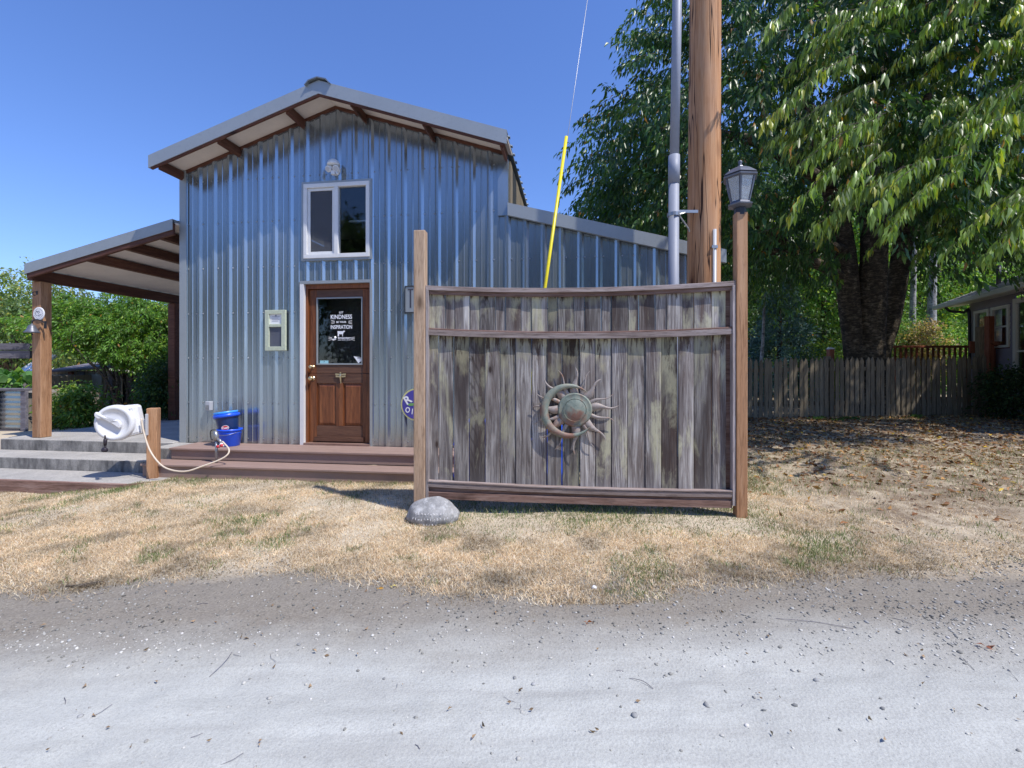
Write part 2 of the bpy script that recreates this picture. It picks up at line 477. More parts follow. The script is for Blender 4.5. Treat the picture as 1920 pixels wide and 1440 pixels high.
def m_patina(name='patina'):
    t = NT(name); v = t.coord('Object')
    n = t.noise(v, 9, 5, .65, .6); n2 = t.noise(v, 3.3, 4, .6, .5)
    c = t.ramp(n, [(.3, (.13, .165, .14)), (.5, (.23, .265, .22)), (.7, (.34, .30, .22))])
    c = t.mix(t.ramp(n2, [(.50, 0), (.60, .8)]), c, (.24, .10, .07))
    c = t.mix(t.ramp(t.noise(v, 40, 4, .7), [(.6, 0), (.75, .6)]), c, (.10, .085, .07))
    t.bump(n, .3, .01)
    return t.done(c, .6, .1, .4)
MT['patina'] = m_patina()
def m_rust():
    t = NT('brown_iron'); v = t.coord('Object', rnd=5.0)
    n = t.noise(v, 8, 5, .65, .6)
    c = t.ramp(n, [(.3, (.22, .17, .145)), (.5, (.33, .29, .265)), (.7, (.30, .14, .07))])
    t.bump(n, .2, .01)
    return t.done(c, .6, .1, .4)
MT['iron'] = m_rust()

def m_concrete():
    t = NT('old_concrete'); v = t.coord('Object')
    n = t.noise(v, 2.6, 6, .65); f = t.noise(v, 60, 4, .7)
    c = t.ramp(n, [(.3, (.33, .315, .29)), (.7, (.48, .455, .415))])
    c = t.mix(t.ramp(f, [(.35, .5), (.5, 0)]), c, (.15, .145, .14))
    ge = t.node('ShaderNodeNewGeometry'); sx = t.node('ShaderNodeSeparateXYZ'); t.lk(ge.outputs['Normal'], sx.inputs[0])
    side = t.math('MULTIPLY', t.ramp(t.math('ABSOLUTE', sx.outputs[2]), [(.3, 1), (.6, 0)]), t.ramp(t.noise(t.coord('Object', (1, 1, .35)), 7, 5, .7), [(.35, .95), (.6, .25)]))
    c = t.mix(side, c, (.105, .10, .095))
    t.bump(f, .35, .006)
    return t.done(c, .9, 0, .2)
MT['concrete'] = m_concrete()

def m_stone():
    t = NT('granite_stone'); v = t.coord('Object')
    f = t.noise(v, 60, 5, .75); n = t.noise(v, 9, 4, .6)
    c = t.ramp(n, [(.3, (.20, .20, .20)), (.7, (.38, .375, .37))])
    c = t.mix(t.ramp(t.noise(v, 14, 5, .7), [(.52, 0), (.66, .7)]), c, (.60, .60, .59))
    c = t.mix(t.ramp(f, [(.58, 0), (.70, .6)]), c, (.66, .66, .67))
    c = t.mix(t.ramp(t.noise(v, 110, 3, .7), [(.6, 0), (.7, .6)]), c, (.12, .12, .13))
    t.bump(f, .6, .006)
    return t.done(c, .85, 0, .25)
MT['stone'] = m_stone()

def m_pole():
    t = NT('pole_wood')
    v = t.coord('Object', (1, 1, .045)); vf = t.coord('Object', (1, 1, .4))
    g = t.noise(v, 26, 7, .7, .5); crack = t.noise(v, 9.5, 2, .45, .25)
    c = t.ramp(g, [(.25, (.20, .085, .035)), (.48, (.50, .25, .12)), (.75, (.64, .38, .21))])
    c = t.mix(t.ramp(t.noise(vf, 3, 4, .6), [(.5, 0), (.75, .4)]), c, (.44, .32, .24))
    cf = t.ramp(crack, [(.488, 0), (.498, 1), (.504, 1), (.514, 0)])
    c = t.mix(cf, c, (.045, .02, .012))
    d = t.vor(t.coord('Object', (1, 1, .5), loc=(.3, .2, .1)), 2.9)
    c = t.mix(t.ramp(d, [(.05, 1), (.09, .4), (.2, 0)]), c, (.10, .035, .018))
    ge = t.node('ShaderNodeTexCoord'); sx = t.node('ShaderNodeSeparateXYZ'); t.lk(ge.outputs['Object'], sx.inputs[0])
    lf = t.ramp(t.math('ADD', sx.outputs[0], t.math('MULTIPLY', t.noise(vf, 14, 4, .7), .05)), [(-.0, 0), (.001, 0)])
    h = t.mix(.5, g, t.ramp(cf, [(0, 1), (1, 0)]))
    t.bump(h, .6, .008)
    return t.done(c, .8, 0, .25)
MT['pole'] = m_pole()

def m_bark(name, cols, sx=(1, 1, .6), birch=False):
    t = NT(name)
    v = t.coord('Object', (1, 1, 2.6)); vv = t.coord('Object', (1, 1, .5))
    n = t.noise(v, 8, 6, .7, .8); m_ = t.noise(vv, 5, 5, .7)
    c = t.ramp(n, [(.3, cols[0]), (.5, cols[1]), (.68, cols[2])])
    c = t.mix(t.ramp(m_, [(.35, .7), (.6, 0)]), c, cols[0])
    t.bump(t.mix(.5, n, m_), .8, .03)
    return t.done(c, .85, 0, .2)
MT['bark'] = m_bark('cherry_bark', [(.022, .018, .014), (.085, .067, .048), (.32, .265, .185)])
MT['barkgen'] = m_bark('brown_bark', [(.04, .032, .025), (.10, .08, .06), (.17, .14, .11)])
MT['birch'] = m_bark('birch_bark', [(.07, .065, .06), (.50, .49, .47), (.62, .61, .59)])
MT['leaf'] = m_leaf('cherry_leaf', .38, .30)
MT['leaf2'] = m_leaf('shrub_leaf', .5, .35)
MT['needle'] = m_leaf('needle_leaf', .6, .12)
MT['grass'] = m_leaf('grass_blade', .65, .3, 1.0, .3, (1.2, 1.08, .80))
MT['litter'] = m_leaf('fallen_leaf', .7, .15, 1.0, .3)
MT['pebble'] = m_leaf('pebble_stone', .9, .0, 1.0, .2)
MT['ground'] = m_ground()

def m_glass(name='window_glass', tint=(.9, .95, .95)):
    t = NT(name)
    t.bsdf.inputs['Base Color'].default_value = (*tint, 1)
    t.bsdf.inputs['Roughness'].default_value = .02
    t.bsdf.inputs['Transmission Weight'].default_value = 1.0
    t.bsdf.inputs['IOR'].default_value = 1.5
    n = t.noise(t.coord('Object'), 2.5, 2, .5); t.bump(n, .05, .01)
    return t.m
MT['glass'] = m_glass()
def m_screen():
    t = NT('insect_mesh'); t.done((.10, .105, .12), .7)
    tr = t.node('ShaderNodeBsdfTransparent'); mx = t.node('ShaderNodeMixShader'); mx.inputs[0].default_value = .55
    t.lk(tr.outputs[0], mx.inputs[1]); t.lk(t.bsdf.outputs[0], mx.inputs[2]); t.lk(mx.outputs[0], t.out.inputs[0])
    return t.m
MT['mesh'] = m_screen()
def m_frost():
    t = NT('lantern_glass')
    n = t.noise(t.coord('Object'), 30, 4, .6)
    t.bsdf.inputs['Base Color'].default_value = (.75, .78, .82, 1)
    t.bsdf.inputs['Roughness'].default_value = .22
    t.bsdf.inputs['Transmission Weight'].default_value = .75
    t.bump(n, .3, .01)
    return t.m
MT['frost'] = m_frost()
MT['siding'] = m_plain('grey_violet_siding', (.30, .27, .32), .7, 0, .08, 4, .05)
MT['shingle'] = m_plain('roof_shingle', (.27, .27, .28), .9, 0, .3, 30, .6)
MT['deckred'] = m_wood('red_stained_wood', (.17, .045, .02), (.34, .11, .055), (.46, .19, .11), 2, .6, freq=16, bump=.15, vary=.2)
MT['greyboard'] = m_wood('grey_beam', (.09, .08, .09), (.20, .185, .21), (.32, .30, .33), 0, .85, freq=20)
MT['shed'] = m_wood('bare_plywood', (.20, .165, .135), (.33, .29, .24), (.43, .39, .33), 2, .85, freq=10, knots=False)

# ------------------------------------------------------------------ ground
def axis(fine0, fine1, step, lo, hi, grow=1.16):
    a = list(np.arange(fine0, fine1 + 1e-6, step)); s = step
    while a[-1] < hi: s *= grow; a.append(a[-1] + s)
    s = step; b = [fine0]
    while b[-1] > lo: s *= grow; b.append(b[-1] - s)
    return np.array(b[::-1][:-1] + a)
gx = axis(-4.6, 5.6, .032, -400, 400); gy = axis(1.2, 6.4, .028, -300, 600)
GX, GY = np.meshgrid(gx, gy)
near = smooth(9, 6.5, GY) * smooth(-8, -6, GX) * smooth(10, 7, GX) * smooth(-1, 1, GY)
micro = (fbm(GX * 2.2, GY * 2.6, 3, 5) - .5) * (.016 + .030 * smooth(2.5, 3.2, GY)) + (fbm(GX * 9, GY * 12, 9, 3) - .5) * .014 * (smooth(3.4, 2.9, GY) + .4)
ruts = -.022 * np.exp(-((GY - 2.02 - .03 * GX) / .16) ** 2) - .02 * np.exp(-((GY - .55) / .2) ** 2)
GZ = gz(GX, GY) + (micro + ruts) * near
nx, ny = len(gx), len(gy)
idx = np.arange(nx * ny).reshape(ny, nx)
gf = np.stack([idx[:-1, :-1].ravel(), idx[:-1, 1:].ravel(), idx[1:, 1:].ravel(), idx[1:, :-1].ravel()], 1)
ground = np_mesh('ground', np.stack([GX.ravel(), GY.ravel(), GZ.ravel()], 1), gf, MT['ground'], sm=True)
tag(ground, kind='structure')
_gi = (gx, gy, GZ)
def gsurf(x, y):
    x = np.asarray(x, float); y = np.asarray(y, float)
    i = np.clip(np.searchsorted(gx, x) - 1, 0, nx - 2); j = np.clip(np.searchsorted(gy, y) - 1, 0, ny - 2)
    fx = (x - gx[i]) / (gx[i + 1] - gx[i]); fy = (y - gy[j]) / (gy[j + 1] - gy[j])
    return (GZ[j, i] * (1 - fx) + GZ[j, i + 1] * fx) * (1 - fy) + (GZ[j + 1, i] * (1 - fx) + GZ[j + 1, i + 1] * fx) * fy

# ------------------------------------------------------------------ barn
A = math.atan(.134)
B = Frame(-.054, 5.838, -A)
barn = empty('barn', B.pt(0, 0, 0), -A, 'grey ribbed metal barn with a low gable and an open porch roof at its left', 'barn')
UL, UR, UM = -4.63, 0.0, -2.325
HE, HA = 4.03, 4.79            # eave and apex of the wall
HB = .285
DEP = 7.0
def walltop(u):
    if u <= UR: return HA - (HA - HE) * abs(u - UM) / (UM - UL)
    return 3.265 - .26 * u
WIN = (-2.77, -1.836, 2.80, 3.80)
DOOR = (-2.80, -1.83, .0, 2.46)
OPEN = [WIN, DOOR]
def profile(u0, u1):
    """break points of the ribbed sheet between u0 and u1: (u, w)"""
    p = .229; pts = []
    k = math.floor((u0 - UL) / p) - 1
    while UL + k * p < u1 + p:
        c = UL + .05 + k * p
        pts += [(c - .042, 0), (c - .014, -.024), (c + .012, -.024), (c + .042, 0), (c + p / 2 - .011, 0), (c + p / 2 - .005, -.006), (c + p / 2 + .005, -.006), (c + p / 2 + .011, 0)]
        k += 1
    pts.sort()
    us = np.array([a for a, b in pts]); ws = np.array([b for a, b in pts])
    cuts = [u0, u1] + [v for o in OPEN for v in o[:2] if u0 < v < u1]
    if u0 < UM < u1: cuts.append(UM)
    allu = sorted(set([round(a, 5) for a in us if u0 < a < u1] + [round(c, 5) for c in cuts]))
    return [(a, float(np.interp(a, us, ws))) for a in allu]
def sheet(u0, u1, hb=HB):
    mb = MB(); pr = profile(u0, u1)
    for (a, wa), (b, wb) in zip(pr[:-1], pr[1:]):
        m_ = (a + b) / 2
        iv = [(hb, None)]
        segs = [(hb, 99)]
        for o in OPEN:
            if o[0] - 1e-4 < m_ < o[1] + 1e-4:
                ns = []
                for s0, s1 in segs:
                    if o[2] > s0: ns.append((s0, o[2]))
                    ns.append((max(s0, o[3]), s1))
                segs = [q for q in ns if q[1] - q[0] > .01]
        for s0, s1 in segs:
            ta = walltop(a) if s1 == 99 else s1; tb = walltop(b) if s1 == 99 else s1
            n = len(mb.v)
            mb.v += [(a, wa, s0), (b, wb, s0), (b, wb, tb), (a, wa, ta)]
            mb.f.append((n, n + 1, n + 2, n + 3))
    return mb
edges = [UL, UL + .914, UL + 1.828, UL + 2.742, UL + 3.656, -.075]
for a, b in zip(edges[:-1], edges[1:]):
    sheet(a, b).build('wall_panel', MT['sheet'], barn)
edges = [-.075, .84, 1.755, 2.46]
OPEN_KEEP = OPEN
sheet(-.0749, 0.0, HB).build('wall_panel', MT['sheet'], barn)
for a, b in zip([0.0, .84, 1.755], [.84, 1.755, 2.46]):
    sheet(a, b).build('wall_panel', MT['sheet'], barn)
# screws
mb = MB()
for h in (.36, .85, 1.47, 2.09, 2.715, 3.34, 3.93):
    for k in range(-1, 31):
        for du in (.052, -.046):
            u = UL + .05 + k * .229 + du + (-.0 if du > 0 else 0)
            if du < 0 and random.random() < .5: continue
            if u < UL + .05 or u > 2.42 or h > walltop(u) - .06: continue
            if any(o[0] - .05 < u < o[1] + .05 and o[2] - .05 < h < o[3] + .05 for o in OPEN): continue
            M = Matrix.Translation((u, -.0005, h)) @ Matrix.Rotation(R(90), 4, 'X')
            mb.lathe([(.010, 0), (.009, .003), (.006, .0035), (.0055, .009)], M, 6)
tag(mb.build('screw_head', MT['steel'], barn), kind='stuff')
# trims
mb = MB(); mb.box(UL - .012, UL + .09, -.030, -.0235, HB - .01, HE + .06); mb.box(UL - .012, UL - .004, -.0235, .10, HB - .01, HE - .02)
mb.build('corner_trim', MT['trim'], barn)
mb = MB(); mb.box(-.125, .004, -.030, -.0235, 3.265, HE + .0); mb.box(-.002, .006, -.0235, .10, 3.42, HE - .03)
mb.build('corner_trim', MT['sheet'], barn)
# side and back walls
MB().box(UL, UL + .01, .101, DEP, 0, HE - .03).build('side_wall', MT['sheet'], barn)
MB().box(UL, 2.46, DEP, DEP + .01, 0, 2.7).build('back_wall', MT['sheet'], barn)
MB().prism([(UL, 2.7), (UR, 2.7), (UR, HE), (UM, HA), (UL, HE)], DEP, DEP + .01).build('back_wall', MT['sheet'], barn)
MB().box(2.45, 2.46, .002, DEP, 0, 2.62).build('side_wall', MT['sheet'], barn)
MB().box(-.012, -.002, .12, DEP, 0, 3.40).build('inner_wall', MT['dark_inside'], barn)
for k in range(38):                     # weathered boards of the upper side wall
    w0 = .11 + k * .18
    MB().box(-.002 - random.random() * .006, .016 + random.random() * .008, w0, w0 + .172, 3.30, HE - .02).build('side_board', MT['picket'], barn)
# dark room behind the glass
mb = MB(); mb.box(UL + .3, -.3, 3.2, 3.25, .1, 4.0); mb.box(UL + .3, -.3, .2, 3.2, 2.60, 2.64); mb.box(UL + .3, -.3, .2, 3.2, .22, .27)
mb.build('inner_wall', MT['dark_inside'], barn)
# roof
OV = .42
sl = (HA - HE) / (UM - UL)
def rooftop(u, lift=0.0): return HA + .10 + lift - sl * abs(u - UM)
RL, RR = UL - .09, UR + .05
for s, (e, nm) in ((-1, (RL, 'l')), (1, (RR, 'r'))):
    n = 18; mb = MB(); xs = np.linspace(UM, e, 60)
    mb.hexa([(UM, -OV + .01, rooftop(UM) - .03), (e, -OV + .01, rooftop(e) - .03), (e, DEP + .3, rooftop(e) - .03), (UM, DEP + .3, rooftop(UM) - .03),
             (UM, -OV + .01, rooftop(UM)), (e, -OV + .01, rooftop(e)), (e, DEP + .3, rooftop(e)), (UM, DEP + .3, rooftop(UM))])
    for k in range(33):              # raised ribs running down the slope
        w0 = -OV + .1 + k * .229
        mb.hexa([(UM, w0, rooftop(UM)), (e * 1.0 + s * .02, w0, rooftop(e)), (e + s * .02, w0 + .06, rooftop(e)), (UM, w0 + .06, rooftop(UM)),
                 (UM, w0 + .015, rooftop(UM) + .02), (e + s * .02, w0 + .015, rooftop(e) + .02), (e + s * .02, w0 + .045, rooftop(e) + .02), (UM, w0 + .045, rooftop(UM) + .02)])
    mb.build('roof', MT['ridge'], barn)
    # plywood under the overhang
    mb = MB()
    mb.hexa([(UM, -OV + .03, rooftop(UM) - .055), (e, -OV + .03, rooftop(e) - .055), (e, .05, rooftop(e) - .055), (UM, .05, rooftop(UM) - .055),
             (UM, -OV + .03, rooftop(UM) - .035), (e, -OV + .03, rooftop(e) - .035), (e, .05, rooftop(e) - .035), (UM, .05, rooftop(UM) - .035)])
    mb.build('soffit', MT['soffit'], barn)
    # metal fascia and the board behind it
    mb = MB()
    def slab(mb, t0, t1, w0, w1, ua, ub):
        mb.hexa([(ua, w0, rooftop(ua) + t0), (ub, w0, rooftop(ub) + t0), (ub, w1, rooftop(ub) + t0), (ua, w1, rooftop(ua) + t0),
                 (ua, w0, rooftop(ua) + t1), (ub, w0, rooftop(ub) + t1), (ub, w1, rooftop(ub) + t1), (ua, w1, rooftop(ua) + t1)])
    slab(mb, -.135, .03, -OV - .012, -OV - .004, UM, e)
    slab(mb, .022, .03, -OV - .004, -OV + .10, UM, e)
    slab(mb, -.135, -.128, -OV - .004, -OV + .02, UM, e)
    mb.build('fascia', MT['trim'], barn)
    mb = MB(); slab(mb, -.158, -.036, -OV - .003, -OV + .029, UM, e - s * .03)
    mb.build('fascia_board', MT['redwood'], barn)
for u in (UL + .04, UL + .90, UL + 1.86, UM + .42, UM + 1.35, UR - .02):
    mb = MB(); h = rooftop(u) - .056
    tz = -sl * .04 * (1 if u > UM else -1)
    mb.hexa([(u - .02, -OV + .03, h - .12 - tz), (u + .02, -OV + .03, h - .12 + tz), (u + .02, .0, h - .12 + tz), (u - .02, .0, h - .12 - tz),
             (u - .02, -OV + .03, h - abs(tz)), (u + .02, -OV + .03, h - abs(tz)), (u + .02, .0, h - abs(tz)), (u - .02, .0, h - abs(tz))])
    mb.build('purlin', MT['redwood_y'], barn)
# trim strip under the soffit on the wall
for s, e in ((-1, UL), (1, UR)):
    mb = MB(); d = -.012
    mb.hexa([(UM, -.026, walltop(UM) - .0), (e, -.026, walltop(e) - .0), (e, -.002, walltop(e)), (UM, -.002, walltop(UM)),
             (UM, -.026, walltop(UM) + .04), (e, -.026, walltop(e) + .04), (e, -.002, walltop(e) + .04), (UM, -.002, walltop(UM) + .04)])
    mb.build('frieze_board', MT['redwood'], barn)
# ridge cap
mb = MB(); r0 = rooftop(UM)
cap = [(UM - .17, r0 - .035), (UM - .12, r0 + .022), (UM, r0 + .055), (UM + .12, r0 + .022), (UM + .17, r0 - .035), (UM + .155, r0 - .035), (UM + .11, r0 + .012), (UM, r0 + .042), (UM - .11, r0 + .012), (UM - .155, r0 - .035)]
n0 = len(mb.v)
for y in (-OV - .05, DEP + .3): mb.v += [(p[0], y, p[1]) for p in cap]
for i in range(10):
    j = (i + 1) % 10; mb.f.append((i, i + 10, j + 10, j))
for i in range(4):
    a, b = i, i + 1; c, d = 9 - i, 8 - i
    mb.f.append((a, b, d, c)); mb.f.append((a + 10, c + 10, d + 10, b + 10))
mb.build('ridge_cap', MT['ridge'], barn)

# window of the gable
wf = MB(); u0, u1, h0, h1 = WIN
for a, b, c, d in ((u0, u1, h1 - .055, h1), (u0, u1, h0, h0 + .055), (u0, u0 + .05, h0 + .055, h1 - .055), (u1 - .05, u1, h0 + .055, h1 - .055), ((u0 + u1) / 2 - .028, (u0 + u1) / 2 + .028, h0 + .055, h1 - .055)):
    wf.box(a, b, -.045, .03, c, d)
win = wf.build('window', MT['white'], barn, bev=.004)
wf = MB(); a, b = u0 + .052, (u0 + u1) / 2 - .03; c, d = h0 + .057, h1 - .057
for q in ((a, b, d - .035, d), (a, b, c, c + .035), (a, a + .035, c + .035, d - .035), (b - .035, b, c + .035, d - .035)):
    wf.box(q[0], q[1], -.022, .012, q[2], q[3])
wf.build('sash', MT['white'], win, bev=.003)
MB().box(a + .03, b - .03, -.004, .000, c + .03, d - .03).build('pane', MT['glass'], win)
MB().box((u0 + u1) / 2 + .029, u1 - .051, -.004, .000, c, d).build('pane', MT['glass'], win)
MB().box(a + .034, b - .034, -.012, -.0115, c + .034, d - .034).build('screen', MT['mesh'], win)
MB().box((u0 + u1) / 2 + .03, u1 - .052, .25, .27, 3.36, 3.385).build('shade_bar', MT['trim'], win)
mb = MB()
for q in ((u0 - .03, u1 + .03, h1 + .001, h1 + .03), (u0 - .03, u1 + .03, h0 - .03, h0 - .001), (u0 - .03, u0 - .001, h0 - .001, h1 + .001), (u1 + .001, u1 + .03, h0 - .001, h1 + .001)):
    mb.box(q[0], q[1], -.034, .0, q[2], q[3])
mb.build('window_trim', MT['trim'], win)

# door
mb = MB(); u0, u1 = DOOR[0], DOOR[1]
mb.box(u0 - .025, u0 + .03, -.034, .10, .29, 2.46)
mb.build('door_trim', MT['white'], barn)
MB().box(u1 - .004, u1 + .022, -.034, .10, .29, 2.46).build('door_trim', MT['trim'], barn)
MB().box(u0 - .025, u1 + .022, -.034, .10, 2.461, 2.50).build('door_trim', MT['trim'], barn)
door = MB(); L_, R_ = u0 + .065, u1 - .035
# jamb
MB().box(u0 + .031, L_ - .003, .012, .10, .31, 2.459).box(R_ + .003, u1 - .005, .012, .10, .31, 2.459).box(L_ - .003, R_ + .003, .012, .10, 2.40, 2.459).build('door_jamb', MT['door'], barn)
ST = .105
DW0, DW1 = .045, .085
dz = [.325, .545, 1.125, 1.258, 1.372, 2.285, 2.395]
door.box(L_, L_ + ST, DW0, DW1, dz[0], dz[3] - .002); door.box(R_ - ST, R_, DW0, DW1, dz[0], dz[3] - .002)
door.box((L_ + R_) / 2 - .05, (L_ + R_) / 2 + .05, DW0, DW1, dz[1] - .0, dz[2])
door.box(L_, L_ + ST, DW0, DW1, dz[3] + .004, dz[6]); door.box(R_ - ST, R_, DW0, DW1, dz[3] + .004, dz[6])
dobj = door.build('door', MT['door'], barn, bev=.004)
gx0, gx1 = L_ + ST, R_ - ST
for a, b in ((dz[0], dz[1]), (dz[2], dz[3] - .002), (dz[3] + .004, dz[4]), (dz[5], dz[6])):
    MB().box(gx0 + .001, gx1 - .001, DW0 + .001, DW1 - .001, a, b).build('door_rail', MT['door_h'], dobj, bev=.003)
for a, b in ((gx0, (L_ + R_) / 2 - .05), ((L_ + R_) / 2 + .05, gx1)):
    mb = MB(); c, d = dz[1], dz[2]; i = .045
    mb.box(a + .001, b - .001, .066, .078, c + .001, d - .001)
    mb.hexa([(a + .012, .066, c + .012), (b - .012, .066, c + .012), (b - .012, .066, d - .012), (a + .012, .066, d - .012), (a + i, .050, c + i), (b - i, .050, c + i), (b - i, .050, d - i), (a + i, .050, d - i)])
    mb.build('door_panel', MT['door'], dobj)
mb = MB()
for q in ((gx0, gx1, dz[5] - .018, dz[5] - .001), (gx0, gx1, dz[4] + .001, dz[4] + .02), (gx0 + .001, gx0 + .016, dz[4] + .021, dz[5] - .019), (gx1 - .016, gx1 - .001, dz[4] + .021, dz[5] - .019)):
    mb.box(q[0], q[1], .036, .06, q[2], q[3])
mb.build('glazing_bead', MT['trim'], dobj, bev=.002)
GLW = .058
MB().box(gx0 + .004, gx1 - .004, GLW, GLW + .005, dz[4] + .004, dz[5] - .004).build('pane', MT['glass'], dobj)
MB().box(gx0 - .02, gx1 + .02, .35, .36, dz[4] - .2, dz[5] + .2).build('dark_backing', MT['cordblack'], dobj)  # plain dark sheet behind the pane, keeps the door glass dark
MB().box(gx0 - .02, gx1 + .02, .024, .0445, .345, .40).build('kick_board', MT['door_h'], dobj)
MB().box(L_ - .03, R_ + .03, -.05, .12, .292, .322).build('threshold', MT['brownboard'], barn)
def knob(u, h, r):
    M = Matrix.Translation((u, DW0, h)) @ Matrix.Rotation(R(90), 4, 'X')
    mb = MB(); mb.lathe([(r * 1.05, 0), (r * 1.05, .006), (r * .4, .01), (r * .35, .035), (r * .9, .045), (r, .062), (r * .75, .075), (.001, .078)], M, 16)
    mb.build('door_knob', MT['brass'], dobj, sm=True)
knob(L_ + .052, 1.19, .032); knob(L_ + .052, 1.345, .026)
# dragonfly knocker
mb = MB(); cx, cz = -2.275, 1.22
mb.tube([(cx, .03, cz + .03), (cx, .022, cz), (cx + .004, .028, cz - .06), (cx + .006, .03, cz - .10)], [.012, .014, .009, .006], 8)
for s in (-1, 1):
    for dz_, ln in ((.022, .075), (-.006, .07)):
        mb.hexa([(cx, .026, cz + dz_ - .010), (cx + s * ln, .028, cz + dz_ - .012 + .006), (cx + s * ln, .033, cz + dz_ - .012 + .006), (cx, .031, cz + dz_ - .010),
                 (cx, .026, cz + dz_ + .008), (cx + s * ln, .028, cz + dz_ + .016), (cx + s * ln, .033, cz + dz_ + .016), (cx, .031, cz + dz_ + .008)])
mb.lathe([(.001, -.012), (.012, -.006), (.012, .006), (.001, .012)], Matrix.Translation((cx, .028, cz + .045)), 8)
mb.build('dragonfly_knocker', MT['brass'], dobj, sm=False)
# lettering on the glass
GT = GLW - .002; cxg = B.hit(640, 600, GT)[0]
def gh(py): return B.hit(640, py, GT)[1]
MPP = .0071
def tx(s, py, width_px, h_px, fat=.0004, sx=None, cx_px=640, thick=.0008):
    c = B.hit(cx_px, py, GT)
    o = text_part('lettering', s, h_px * MPP / .70, MT['letter'], dobj, (c[0], GT, c[1]), fat)
    xs = [v.co.x for v in o.data.vertices]
    k = width_px * MPP / (max(xs) - min(xs)); m_ = (max(xs) + min(xs)) / 2
    o.data.transform(Matrix.Translation((-m_, 0, 0))); o.data.transform(Matrix.Diagonal((k, 1, 1, 1)))
    return o
tx('LET', 586, 8.5, 3.6, .0006); tx('KINDNESS', 594.5, 43, 8.0, .0012); tx('BE YOUR', 604, 20, 3.4, .0006); tx('INSPIRATION', 613.5, 43, 7.2, .0010)
tx('farmsanctuary', 633.5, 26, 3.4, .0010, cx_px=645.5); tx('rescue  education  advocacy', 637.3, 26, 1.5, .0004, cx_px=645.5)
mb = MB()
def dash(x0, y0, x1, y1, r=.35):
    a = B.hit(x0, y0, GT); b = B.hit(x1, y1, GT)
    mb.tube([(a[0], GT, a[1]), (b[0], GT, b[1])], r * MPP, 4)
for cx_, cy, dd in ((621, 604, 1), (660, 604, -1), (616, 635, 1), (665, 635, -1)):
    for k in (-1, 0, 1):
        dash(cx_ + dd * 0, cy + k * 3.2, cx_ + dd * 6.5, cy + k * 1.6)
dash(627.5, 631.5, 630, 634, 2.0); dash(628, 636.5, 623.5, 636.5, 1.2); dash(624, 637.5, 629.5, 635.5, 1.8)
mb.build('lettering', MT['letter'], dobj)
cow = [(-8, 4.5), (-7.6, 5), (3, 4.6), (4.5, 5.6), (5.4, 6.2), (6.2, 5.4), (7.6, 4.4), (7.4, 3.4), (5.2, 3.2), (4.4, 1), (3.2, -.8), (3.2, -5.5), (2.0, -5.5), (1.6, -1), (-1.5, -1.4), (-4.4, -.8), (-4.8, -5.3), (-6.0, -5.3), (-5.9, -2), (-6.6, -5.3), (-7.6, -5.3), (-7.4, 0)]
cc = B.hit(640, 625.5, GT)
MB().prism([(cc[0] + x * MPP * .98, cc[1] + y * MPP * .98) for x, y in reversed(cow)], GT - .0012, GT).build('cow_print', MT['letter'], dobj)
c0 = B.hit(600, 676, GT); c1 = B.hit(616, 683, GT)
MB().box(c0[0], c1[0], GT - .002, GT - .001, c1[1], c0[1]).build('sticker', MT['sticker'], dobj)
text_part('lettering', 'P', .020, MT['ink'], dobj, ((c0[0] + c1[0]) / 2, GT - .003, c0[1] - .018), .001)
tri = [B.hit(x, y, GT) for x, y in ((663, 668), (685, 671), (672, 681))]
MB().prism([tri[0], tri[1], tri[2]][::-1], GT - .002, GT - .001).build('sticker', MT['letter'], dobj)
text_part('lettering', 'DOG', .022, MT['ink'], dobj, ((tri[0][0] + tri[1][0]) / 2, GT - .003, tri[0][1] - .022), .0008)

# right wing roof
mb = MB()
def lean(u): return 3.40 - .26 * u
def leanbox(mb, t0, t1, w0, w1, ua, ub, fn):
    mb.hexa([(ua, w0, fn(ua) + t0), (ub, w0, fn(ub) + t0), (ub, w1, fn(ub) + t0), (ua, w1, fn(ua) + t0), (ua, w0, fn(ua) + t1), (ub, w0, fn(ub) + t1), (ub, w1, fn(ub) + t1), (ua, w1, fn(ua) + t1)])
leanbox(mb, -.02, 0, -.055, DEP + .1, .008, 2.62, lean)
mb.build('roof', MT['ridge'], barn)
mb = MB(); leanbox(mb, -.145, .012, -.075, -.066, .008, 2.62, lean); leanbox(mb, .004, .012, -.066, .05, .008, 2.62, lean); leanbox(mb, -.145, -.138, -.066, -.026, .008, 2.62, lean)
mb.build('fascia', MT['trim'], barn)
mb = MB(); leanbox(mb, -.13, -.022, -.050, -.03, .02, 2.55, lean); mb.build('fascia_board', MT['redwood'], barn)

# left porch roof
def port(u): return 3.375 + .2285 * (u - UL)
PL = B.hit(46, 515, -.14)[0] + .03; PD = 2.75
mb = MB(); leanbox(mb, -.02, .0, -.12, PD, PL, UL - .014, port)
for k in range(12):
    leanbox(mb, .0, .018, -.05 + k * .229, -.01 + k * .229, PL - .02, UL - .014, port)
mb.build('porch_roof', MT['ridge'], barn)
mb = MB(); leanbox(mb, -.135, .012, -.145, -.136, PL - .03, UL - .014, port); leanbox(mb, .004, .012, -.136, -.0, PL - .03, UL - .014, port); leanbox(mb, -.135, .012, -.136, PD, PL - .03, PL - .022, port)
mb.build('fascia', MT['trim'], barn)
mb = MB(); leanbox(mb, -.20, -.045, -.134, -.095, PL, UL - .014, port); mb.build('fascia_board', MT['redwood'], barn)
mb = MB(); leanbox(mb, -.045, -.022, -.09, PD - .05, PL + .02, UL - .016, port); mb.build('soffit', MT['soffit'], barn)
